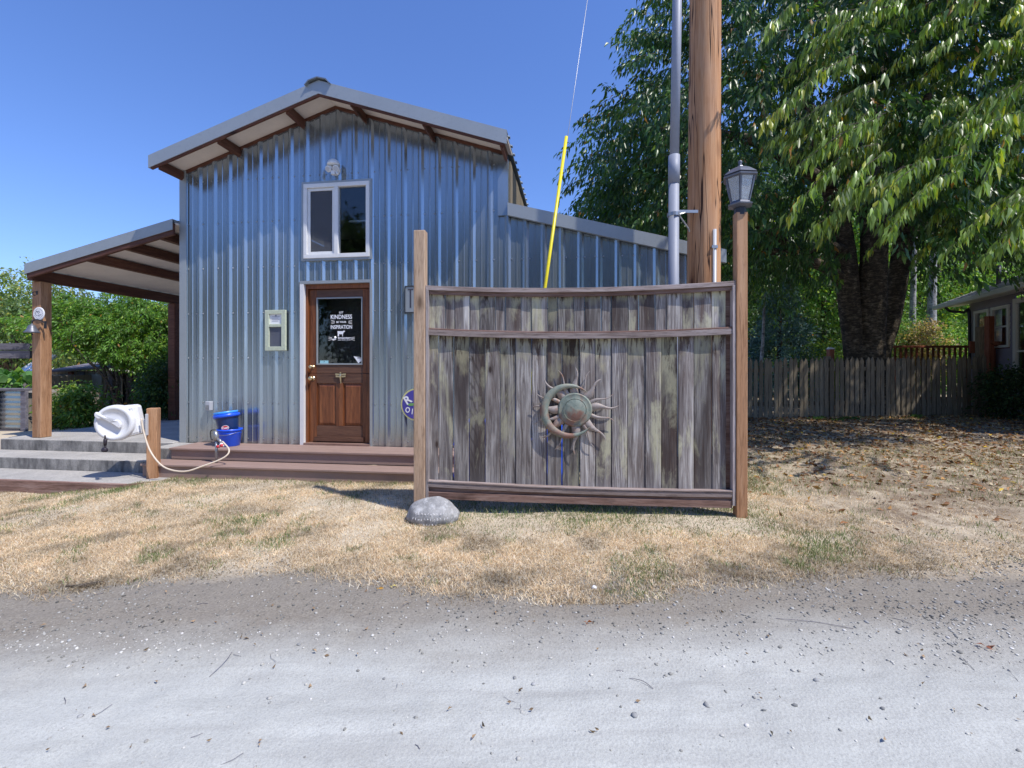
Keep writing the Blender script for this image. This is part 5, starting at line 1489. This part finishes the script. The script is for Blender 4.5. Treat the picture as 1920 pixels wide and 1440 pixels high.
# red deck railing behind the fence
RZ = 12.0
rl = empty('deck_railing', (atpx(1740, RZ), RZ, float(gz(9, RZ))), 0, 'red stained deck railing with thin balusters behind the picket fence', 'railing')
rx = rl.location.x; rg0 = rl.location.z; zr = lambda py: P(0, py, RZ).z - rg0
MB().box(atpx(1664, RZ) - rx, atpx(1815, RZ) - rx, -.07, .07, zr(652), zr(648)).build('top_rail', MT['deckred'], rl, bev=.004)
MB().box(atpx(1664, RZ) - rx, atpx(1815, RZ) - rx, -.03, .03, zr(750), zr(744)).build('bottom_rail', MT['deckred'], rl)
for k in range(15):
    x = atpx(1668 + k * 10.2, RZ) - rx; MB().box(x - .02, x + .02, -.02, .02, zr(744), zr(652.2)).build('baluster', MT['deckred'], rl)
gp = empty('garden_post', (atpx(1557, 11.6), 11.6, float(gz(8, 11.6))), 0, 'red stained post with a pale cap rising behind the picket fence', 'post')
MB().box(-.06, .06, -.06, .06, 0, P(0, 655, 11.6).z - gp.location.z).build('shaft', MT['deckred'], gp); zt = P(0, 655, 11.6).z - gp.location.z
MB().hexa([(-.075, -.075, zt + .001), (.075, -.075, zt + .001), (.075, .075, zt + .001), (-.075, .075, zt + .001), (-.03, -.03, zt + .05), (.03, -.03, zt + .05), (.03, .03, zt + .05), (-.03, .03, zt + .05)]).build('cap', MT['offwhite'], gp)

# ------------------------------------------------------------------ grey house on the right
E0 = P(1760, 577, 13.0); E1v = P(1920, 533, 9.55)
va = math.atan2(E1v.y - E0.y, E1v.x - E0.x)
Hs = Frame(E0.x, E0.y, va)                                # eave line; w>0 leads into the house
he = (E0.z + E1v.z) / 2
hz0 = .15
hsx = empty('grey_house', (E0.x, E0.y, hz0), va, 'grey-violet bungalow with cream window frames and a shingled roof at the right edge', 'house')
WI = .50; HL = 6.5; U0 = .45
wallh = he - hz0 + .02
wins = []
for x0, x1, y0, y1 in ((1829, 1857, 578, 650), (1861, 1895, 570, 652)):
    a = Hs.hit(x0, y1, WI); b = Hs.hit(x1, y0, WI); c = Hs.hit(x1, y1, WI)
    wins.append((a[0], b[0], (a[1] + c[1]) / 2 - hz0, min(wallh - .12, b[1] - hz0)))
dr = (Hs.hit(1903, 650, WI)[0], Hs.hit(1903, 650, WI)[0] + .9, .35, wallh - .15)
wins2 = wins + [dr]
nb = int(wallh / .15)
for k in range(nb + 1):
    z0 = k * .15; z1 = min(z0 + .15, wallh)
    segs = [(U0, HL)]
    for w4 in wins2:
        if w4[2] < (z0 + z1) / 2 < w4[3]:
            ns = []
            for s0, s1 in segs:
                if w4[0] > s0: ns.append((s0, min(s1, w4[0])))
                if w4[1] < s1: ns.append((max(s0, w4[1]), s1))
            segs = ns
    for s0, s1 in segs:
        if s1 - s0 > .02 and z1 > z0:
            MB().hexa([(s0, WI - .018, z0), (s1, WI - .018, z0), (s1, WI + .03, z0), (s0, WI + .03, z0), (s0, WI - .004, z1), (s1, WI - .004, z1), (s1, WI + .03, z1), (s0, WI + .03, z1)]).build('siding_board', MT['siding'], hsx)
MB().box(U0, U0 + .04, WI + .031, 5.5, 0, wallh).build('end_wall', MT['siding'], hsx)
MB().box(U0 - .02, U0 + .07, WI - .03, WI - .019, 0, wallh - .1).build('corner_board', MT['siding'], hsx)
for i, w4 in enumerate(wins2):
    a, b, c, d = w4; t_ = .075 if i < 2 else .11
    mb = MB()
    for q in ((a, b, d - t_, d), (a, b, c, c + t_ * .8), (a, a + t_, c + t_ * .8, d - t_), (b - t_, b, c + t_ * .8, d - t_)):
        mb.box(q[0], q[1], WI - .045, WI + .02, q[2], q[3])
    wo = mb.build('window', MT['offwhite'], hsx, bev=.004)
    m_ = (c + d) / 2
    MB().box(a + t_, b - t_, WI - .02, WI + .01, m_ - .02, m_ + .02).build('meeting_rail', MT['offwhite'], wo)
    for q0, q1 in ((c + t_ * .8, m_ - .021), (m_ + .021, d - t_)):
        MB().box(a + t_ + .001, b - t_ - .001, WI - .004, WI + .001, q0, q1).build('pane', MT['glass'], wo)
MB().box(U0 + .1, HL, WI + .6, WI + .65, 0, wallh).build('inner_wall', MT['dark_inside'], hsx)
# roof: slope rising into the house
rs = .42
n_r = 34
for k in range(n_r):
    w0 = -.05 + k * .145
    if w0 > 4.5: break
    MB().hexa([(-.1, w0, wallh + .03 + rs * w0), (HL, w0, wallh + .03 + rs * w0), (HL, w0 + .155, wallh + .02 + rs * (w0 + .155)), (-.1, w0 + .155, wallh + .02 + rs * (w0 + .155)),
               (-.1, w0, wallh + .045 + rs * w0), (HL, w0, wallh + .045 + rs * w0), (HL, w0 + .155, wallh + .028 + rs * (w0 + .155)), (-.1, w0 + .155, wallh + .028 + rs * (w0 + .155))]).build('shingle_course', MT['shingle'], hsx)
MB().box(-.1, HL, .0, WI - .02, wallh - .02, wallh - .002).build('soffit', MT['offwhite'], hsx)
MB().box(-.12, HL, -.11, -.005, wallh - .09, wallh + .028).build('gutter', MT['offwhite'], hsx, bev=.02)
MB().hexa([(-.135, -.05, wallh - .09), (-.101, -.05, wallh - .09), (-.101, 4.5, wallh + rs * 4.5 - .09), (-.135, 4.5, wallh + rs * 4.5 - .09), (-.135, -.05, wallh + .03), (-.101, -.05, wallh + .03), (-.101, 4.5, wallh + rs * 4.5 + .03), (-.135, 4.5, wallh + rs * 4.5 + .03)]).build('barge_board', MT['offwhite'], hsx)
MB().prism([(U0, wallh), (U0 + .03, wallh), (U0 + .03, wallh + .01), (U0, wallh + .01)], WI, 4.5).build('frieze', MT['siding'], hsx)
MB().tube(cat([(.55, -.06, wallh - .09), (.55, .05, wallh - .2), (.6, .3, wallh - .25), (.62, WI - .09, wallh - .38), (.62, WI - .09, .1)], 5), .035, 8).build('downpipe', MT['black'], hsx, sm=True)
vp = Hs.hit(1882, 540, 1.1)[0]
MB().tube([(vp, 1.0, wallh + .4), (vp, 1.0, wallh + .95)], .05, 10).build('vent_pipe', MT['black'], hsx, sm=True)
# porch posts and stair railing in front of the house
pr = empty('porch_railing', (atpx(1868, 11.3), 11.3, float(gz(11, 11.3))), 0, 'red-brown porch posts and slanting stair rail in front of the grey house', 'railing')
px0 = pr.location.x; pz0 = pr.location.z; zz = lambda py: P(0, py, 11.3).z - pz0; xx = lambda px: atpx(px, 11.3) - px0
MB().box(xx(1850), xx(1860), -.06, .06, 0, zz(593)).build('post', MT['deckred'], pr, bev=.005)
MB().box(xx(1818), xx(1836), -.02, .02, zz(662), zz(640)).build('name_board', MT['deckred'], pr, bev=.003)
MB().box(xx(1887), xx(1891), -.03, .03, 0, zz(537)).build('thin_post', MT['conduit'], pr)
MB().hexa([(xx(1852), -.10, zz(644)), (xx(1878), -.3, zz(660)), (xx(1878), -.18, zz(660)), (xx(1852), .0, zz(644)), (xx(1852), -.10, zz(638)), (xx(1878), -.3, zz(654)), (xx(1878), -.18, zz(654)), (xx(1852), .0, zz(638))]).build('hand_rail', MT['deckred'], pr)
for k, px in enumerate((1856, 1863, 1870, 1877, 1884)): MB().box(xx(px) - .03, xx(px) + .03, -.02 - .0, .02, 0, zz(655 if k else 645)).build('baluster', MT['deckred'], pr)
MB().box(xx(1862), xx(1885), .03, .06, 0, zz(640)).build('back_board', MT['deckred'], pr)
MB().box(xx(1893), xx(1930), -.03, .03, zz(612), zz(607)).build('top_rail', MT['black'], pr)
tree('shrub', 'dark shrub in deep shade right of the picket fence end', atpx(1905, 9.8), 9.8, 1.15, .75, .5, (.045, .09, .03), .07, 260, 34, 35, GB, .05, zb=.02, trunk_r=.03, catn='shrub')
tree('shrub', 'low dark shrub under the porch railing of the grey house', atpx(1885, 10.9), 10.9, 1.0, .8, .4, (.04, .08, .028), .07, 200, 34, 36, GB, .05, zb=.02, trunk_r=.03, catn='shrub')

# trees across the road, seen in the door and window glass
GO = 'tall trees on the far side of the road'
for i, (x, y, h) in enumerate(((-9, -15, 11), (-2, -17, 12.5), (3, -15, 9.5), (-33, -15, 10), (-17, -17, 12), (-41, -17, 10), (-26, -14, 11))):
    if i == 0:
        t0 = tree('roadside_tree', 'roadside tree mirrored in the glass, opposite the barn', x, y, h, 5.2, 3, (.06, .11, .035), .34, 620, 16, 81, GO); src = t0
    else:
        e = empty('roadside_tree', (x, y, float(gz(x, y))), i * 1.1, 'roadside tree seen only in reflections, ' + ['', 'the tallest of the row', 'the lowest and last at the right end', 'second from the left end', 'with the widest gap to its right', 'at the left end of the row', 'third from the left end'][i], 'tree', GO); e.scale = (1, 1, h / 11)
        for ch in src.children: copy_of(ch, parent=e)

# ------------------------------------------------------------------ grass, litter, pebbles
def blades(n, xs, ys, hts, lean_, wid, cols, name, rng):
    z = gsurf(xs, ys); ang = rng.uniform(0, 2 * np.pi, n); la = rng.uniform(0, 2 * np.pi, n)
    dx, dy = np.cos(ang) * wid, np.sin(ang) * wid
    lx, ly = np.cos(la) * lean_ * hts, np.sin(la) * lean_ * hts
    b0 = np.stack([xs - dx, ys - dy, z - .003], 1); b1 = np.stack([xs + dx, ys + dy, z - .003], 1)
    m0 = np.stack([xs - dx * .7 + lx * .4, ys - dy * .7 + ly * .4, z + hts * .6], 1); m1 = np.stack([xs + dx * .7 + lx * .4, ys + dy * .7 + ly * .4, z + hts * .6], 1)
    tp = np.stack([xs + lx, ys + ly, z + hts * np.clip(1.05 - lean_ * .35, .15, 1)], 1)
    V = np.stack([b0, b1, m1, m0, tp], 1).reshape(-1, 3); b = np.arange(n)[:, None] * 5
    Fc = np.concatenate([b + np.array([0, 1, 2]), b + np.array([0, 2, 3]), b + np.array([3, 2, 4])], 1).reshape(-1, 3)
    o = np_mesh(name, V, Fc, MT['grass'], None, np.repeat(cols, 5, axis=0)); return o
rg = np.random.default_rng(91)
def inside_solid(x, y):
    u = (x - B.o[0]) * B.U[0] + (y - B.o[1]) * B.U[1]; w = (x - B.o[0]) * B.W[0] + (y - B.o[1]) * B.W[1]
    m = (w > -.80) & (u > DU0 - .1) & (u < DU1); m |= (w > -.03) & (u > UL) & (u < 2.46)
    m |= (w > -1.18) & (u < LE + .06); m |= (w > -1.0) & (u < LE + .3) & (u > -7.9); m |= (w > -.6) & (u < DU0)
    return m
N = 420000
yy = rg.uniform(2.55, 6.6, N); xx_ = rg.uniform(-1, 1, N) * yy * 1.2 
edge = 2.93 + (fbm(xx_ * .45, yy * 0 + 3, 5, 4) - .5) * 1.1 - .22 * np.exp(-((xx_ - .7) / .9) ** 2)
dens = fbm(xx_ * 1.6, yy * 1.6, 21, 4)
keep = (yy > edge + rg.normal(0, .07, N)) & ~inside_solid(xx_, yy)
rightp = smooth(2.3, 3.2, xx_ + (dens - .5) * 2) * smooth(2.8, 3.6, yy)
keep &= rg.random(N) < np.clip((dens - .16) * 3.2, .42, 1) * (1 - .84 * rightp)
xs, ys, dn = xx_[keep], yy[keep], dens[keep]; n = len(xs)
gp_ = fbm(xs * 1.3, ys * 1.5, 33, 4); gp2 = fbm(xs * 6, ys * 6, 44, 3)
u_ = (xs - B.o[0]) * B.U[0] + (ys - B.o[1]) * B.U[1]; w_u = (xs - B.o[0]) * B.W[0] + (ys - B.o[1]) * B.W[1]
us = (xs - S.o[0]) * S.U[0] + (ys - S.o[1]) * S.U[1]; ws = (xs - S.o[0]) * S.W[0] + (ys - S.o[1]) * S.W[1]
gscreen = smooth(.75, .1, np.abs(ws - .12)) * smooth(-.3, .3, us) * smooth(SW + .5, SW, us)
gdeck = smooth(-1.05, -.80, w_u) * smooth(-4.9, -4.6, u_) * .75
spot = np.zeros(n)
for px, py, r in ((520, 1015, .16), (290, 1040, .12), (1545, 1035, .22), (1590, 1025, .12), (1690, 1030, .10), (1770, 1020, .14), (1530, 1050, .16), (240, 910, .2), (1840, 1010, .15), (660, 935, .1), (1490, 1070, .1), (1900, 965, .2), (110, 905, .3)):
    z0 = CH * F / (py - HY); x0 = (px - 960) / F * z0
    spot = np.maximum(spot, smooth(r * 1.3, r * .3, np.hypot(xs - x0, (ys - z0) * .8)))
green = np.clip(smooth(.60, .74, gp_) * .35 + smooth(.62, .78, gp2) * .30 + gscreen * .65 + gdeck * .55 + spot * .5, 0, 1)
isg = rg.random(n) < green
col = np.array([.78, .65, .45])[None] * (1 + rg.uniform(-.25, .22, (n, 1))); alt = rg.random(n)
col[alt < .24] = np.array([.60, .44, .28]); col[alt > .86] = np.array([.86, .79, .65]); col[(alt > .40) & (alt < .50)] = np.array([.42, .34, .22])
dk_ = smooth(.50, .68, fbm(xs * 3.5, ys * 3.5, 55, 4))[:, None]; col = col * (1 - .42 * dk_)
col[isg] = np.array([.16, .215, .075])[None] * (1 + rg.uniform(-.3, .4, (isg.sum(), 1)))
ht = rg.uniform(.014, .036, n) * (.6 + .8 * dn); ht[isg] *= 1.35; ht *= (1 - gscreen * .45 + gdeck * .5); 
ln2 = rg.uniform(.5, 2.2, n); ln2[isg] = rg.uniform(.2, 1.1, isg.sum())
g1 = blades(n, xs, ys, ht, ln2, rg.uniform(.0011, .0026, n), col, 'dry_grass', rg)
tag(g1, 'dry straw-coloured lawn with scattered green tufts in front of the barn', 'grass', kind='stuff')
print('blades', n)
# weeds under the screen
rg = np.random.default_rng(92)
n = 2400; ub = rg.uniform(.1, SW + .15, n); wb_ = rg.normal(.10, .10, n); xy = [S.pt(a, b) for a, b in zip(ub, wb_)]
xs = np.array([p.x for p in xy]); ys = np.array([p.y for p in xy])
dd = fbm(ub * 2.2, wb_ * 2, 7, 3); k = rg.random(n) < smooth(.35, .6, dd); xs, ys = xs[k], ys[k]; n = len(xs)
col = np.array([.15, .22, .08])[None] * (1 + rg.uniform(-.35, .5, (n, 1))); st_ = rg.random(n) < .22; col[st_] = np.array([.5, .43, .26])
g2 = blades(n, xs, ys, rg.uniform(.02, .075, n), rg.uniform(.15, .9, n), rg.uniform(.0015, .003, n), col, 'green_grass', rg)
tag(g2, 'taller green grass growing under the bottom board of the screen', 'grass', kind='stuff')
# weeds behind fence foot and in the litter
rg = np.random.default_rng(93)
n = 26000; ys = rg.uniform(5.5, 10.4, n); xs = rg.uniform(2.2, 12.5, n)
dd = fbm(xs * 1.3, ys * 1.3, 17, 4); k = (rg.random(n) < smooth(.48, .66, dd)) & ~inside_solid(xs, ys); xs, ys = xs[k], ys[k]; n = len(xs)
col = np.array([.46, .37, .22])[None] * (1 + rg.uniform(-.3, .3, (n, 1))); st_ = rg.random(n) < .25; col[st_] = np.array([.14, .20, .07])
g3 = blades(n, xs, ys, rg.uniform(.02, .06, n), rg.uniform(.5, 2, n), rg.uniform(.002, .004, n), col, 'thin_grass', rg)
tag(g3, 'thin patchy grass in the leaf litter before the picket fence', 'grass', kind='stuff')
def clumps(name, label, pts, seed):
    rg = np.random.default_rng(seed); C = []; D = []
    for x, y in pts:
        k = 60; C.append(np.stack([x + rg.normal(0, .07, k), y + rg.normal(0, .05, k), np.full(k, float(gsurf(x, y)) + .01) + rg.random(k) * .04], 1)); d = rg.normal(size=(k, 3)); d[:, 2] = np.abs(d[:, 2]) * .6 + .1; D.append(d)
    C = np.concatenate(C); D = np.concatenate(D); n = len(C); L = rg.uniform(.03, .06, n)
    V, Fc, cc = leaf_arrays(C, D, L, L * .6, leafcol(n, rg, (.12, .22, .06), .1, .3), rg)
    return tag(np_mesh(name, V, Fc, MT['leaf2'], None, cc), label, 'weeds', kind='stuff')
clumps('low_weeds', 'bright green low weeds at the foot of the picket fence', [(atpx(p, 9.9), 9.9 + random.uniform(-.3, .3)) for p in (1540, 1552, 1565, 1598, 1606, 1732, 1738)], 95)

def litter(n, xs, ys, size, cols, name, label, seed, lift=.004):
    rg = np.random.default_rng(seed); z = gsurf(xs, ys) + lift
    C = np.stack([xs, ys, z + .006], 1); D = rg.normal(size=(n, 3)); D[:, 2] *= .25
    V, Fc, cc = leaf_arrays(C, D, size, size * .5, cols, rg, fold=.3, droop=-.05)
    return tag(np_mesh(name, V, Fc, MT['litter'], None, cc), label, 'leaves', kind='stuff')
rg = np.random.default_rng(96); n = 16000
ys = 3.3 + 7.2 * rg.random(n) ** .8; xs = rg.uniform(1.9, 13, n)
k = (rg.random(n) < smooth(2.6, 8.0, ys + (xs - 3) * .35) * .95 + .04) & ~inside_solid(xs, ys); xs, ys = xs[k], ys[k]; n = len(xs)
base = np.array([[.27, .12, .05], [.38, .20, .085], [.13, .065, .035], [.55, .30, .10], [.55, .44, .28]])
cl = base[rg.choice(5, n, p=[.33, .27, .2, .08, .12])] * (1 + rg.uniform(-.3, .3, (n, 1))); o_ = rg.random(n) < .015; cl[o_] = (.75, .50, .06)
litter(n, xs, ys, rg.uniform(.03, .085, n), cl, 'leaf_litter', 'brown fallen leaves strewn under the cherry tree', 97)
rg = np.random.default_rng(98); n = 700
n = 170; ys = rg.uniform(1.6, 3.6, n); xs = rg.uniform(-1.1, 1.1, n) * ys
litter(n, xs, ys, rg.uniform(.008, .03, n), np.array([[.30, .2, .12]]) * (1 + rg.uniform(-.5, .5, (n, 1))), 'leaf_crumbs', 'small brown leaf crumbs scattered over the gravel road', 99)

# pebbles
def pebbles(xs, ys, sz, cols, name, label, seed):
    rg = np.random.default_rng(seed); n = len(xs)
    t = (1 + 5 ** .5) / 2
    iv = np.array([(-1, t, 0), (1, t, 0), (-1, -t, 0), (1, -t, 0), (0, -1, t), (0, 1, t), (0, -1, -t), (0, 1, -t), (t, 0, -1), (t, 0, 1), (-t, 0, -1), (-t, 0, 1)], float) / math.hypot(1, t)
    fi = np.array([(0, 11, 5), (0, 5, 1), (0, 1, 7), (0, 7, 10), (0, 10, 11), (1, 5, 9), (5, 11, 4), (11, 10, 2), (10, 7, 6), (7, 1, 8), (3, 9, 4), (3, 4, 2), (3, 2, 6), (3, 6, 8), (3, 8, 9), (4, 9, 5), (2, 4, 11), (6, 2, 10), (8, 6, 7), (9, 8, 1)])
    v = iv[None] * (1 + rg.uniform(-.28, .28, (n, 12, 1))); v = v * (sz[:, None, None] * rg.uniform(.6, 1.25, (n, 1, 3)) * np.array([1, 1, .62]))
    v += np.stack([xs, ys, gsurf(xs, ys) + sz * .18], 1)[:, None, :]
    Fc = (fi[None] + np.arange(n)[:, None, None] * 12).reshape(-1, 3)
    return tag(np_mesh(name, v.reshape(-1, 3), Fc, MT['pebble'], None, np.repeat(cols, 12, axis=0)), label, 'gravel', kind='stuff')
rg = np.random.default_rng(101); n = 70000
ys = 1.5 + rg.random(n) * 2.3; xs = rg.uniform(-1.15, 1.15, n) * ys
band = smooth(1.95, 2.35, ys) * smooth(3.5, 2.9, ys); pc = fbm(xs * 1.8, ys * 2.2, 77, 4)
k = rg.random(n) < (.018 + band * (.35 + .65 * smooth(.42, .62, pc)) * (.45 + .55 * smooth(-1.5, 1.5, xs)))
xs, ys = xs[k], ys[k]; n = len(xs); sz = .0018 + .0080 * rg.random(n) ** 4.2
cl = np.array([.34, .33, .30])[None] * (1 + rg.uniform(-.5, .45, (n, 1))); w_ = rg.random(n) < .08; cl[w_] = (.5, .48, .45); inb = (rg.random(n) < .5) & (ys > 2.35); cl[inb] *= .55; cl[~inb & (ys < 2.35)] *= 1.25
pebbles(xs, ys, sz, cl, 'gravel', 'loose grey gravel along the edge of the road', 102); print('pebbles', n)
rg = np.random.default_rng(103)
bigp = [(150, 1330), (505, 1305), (720, 1262), (1190, 1345), (1325, 1325), (1432, 1338), (1490, 1330), (1655, 1338), (130, 1190), (560, 1205), (1265, 1140), (1625, 1178), (1700, 1120), (1795, 1145), (1390, 1175), (1800, 1145), (1875, 1090), (1740, 1275), (1530, 1277), (1000, 1275), (965, 1262), (1145, 1190)]
xs = []; ys = []
for px, py in bigp:
    z0 = CH * F / (py - HY); xs.append((px - 960) / F * z0); ys.append(z0)
xs, ys = np.array(xs), np.array(ys); n = len(xs)
pebbles(xs, ys, rg.uniform(.008, .015, n), np.array([.33, .33, .32])[None] * (1 + rg.uniform(-.3, .3, (n, 1))), 'small_stones', 'larger single stones lying on the pale road', 104)

# straws and twigs
def gp_at(px, py):
    z0 = CH * F / (py - HY); x0 = (px - 960) / F * z0; return Vector((x0, z0, float(gsurf(x0, z0))))
rr = random.Random(8); mb = MB()
for k in range(24):
    p = gp_at(rr.uniform(0, 1920), rr.uniform(1075, 1430)); a = rr.uniform(0, 6.28); l = rr.uniform(.01, .045); b = Vector((math.cos(a) * l, math.sin(a) * l, 0)); c = Vector((-b.y, b.x, 0)) * rr.uniform(-.3, .3)
    mb.tube([p - b + Vector((0, 0, .002)), p + c + Vector((0, 0, .004)), p + b + Vector((0, 0, .002))], .0007 + .0006 * rr.random(), 4)
tag(mb.build('straw_bits', MT['greyboard'], None), 'short dry stems scattered over the gravel', 'straw', kind='stuff')
for a, b, lb in (((393, 1255), (435, 1215), 'thin bent dry stem lying alone on the pale road at left'), ((1455, 1170), (1600, 1188), 'long thin dry stem on the gravel at right'), ((1180, 1267), (1225, 1290), 'short curved dry stem on the pale road right of centre')):
    p, q = gp_at(*a), gp_at(*b); m_ = (p + q) / 2 + Vector((.01, .01, .006))
    tag(MB().tube(cat([p + Vector((0, 0, .003)), m_, q + Vector((0, 0, .003))], 5), .0013, 5).build('dry_stem', MT['greyboard'], None), lb, 'stem')
p, q = gp_at(124, 1091), gp_at(190, 1087)
tag(MB().tube(cat([p + Vector((0, 0, .008)), (p + q) / 2 + Vector((0, -.015, .010)), q + Vector((0, 0, .014))], 6), [.008] * 6 + [.010] * 7, 7).build('stick', MT['barkgen'], None, sm=True), 'short brown stick lying at the left edge of the gravel', 'stick')
def one_leaf(px, py, L, col, lb, seed):
    p = gp_at(px, py); rg = np.random.default_rng(seed)
    C = np.array([[0, 0, .012]] * 3); D = np.array([[1, .2, .1], [-.8, .5, .15], [.1, -.8, .1]]); Ls = np.array([L, L * .6, L * .5])
    V, Fc, cc = leaf_arrays(C, D, Ls, Ls * .5, np.array([col] * 3), rg)
    o = np_mesh('fallen_leaf', V, Fc, MT['litter'], None, cc); o.location = p; tag(o, lb, 'leaf')
one_leaf(1100, 1177, .035, (.42, .13, .04), 'orange-brown curled leaf on the gravel right of centre', 1)
one_leaf(1848, 1222, .06, (.40, .15, .09), 'reddish-brown leaf on the pale gravel at far right', 2)
one_leaf(709, 1106, .035, (.65, .36, .08), 'orange leaf at the edge of the dry grass left of centre', 3)
one_leaf(735, 1103, .03, (.75, .62, .2), 'pale yellow leaf beside the orange one at the grass edge', 4)
one_leaf(1498, 858, .10, (.85, .62, .12), 'yellow leaf on the ground right of the screen', 5)
st = rock('pale_stone', gp_at(1114, 1108) + Vector((0, 0, .008)), (.016, .014, .016), 9, MT['paper'], 3); tag(st, 'tiny pale round stone at the edge of the dry grass', 'stone')
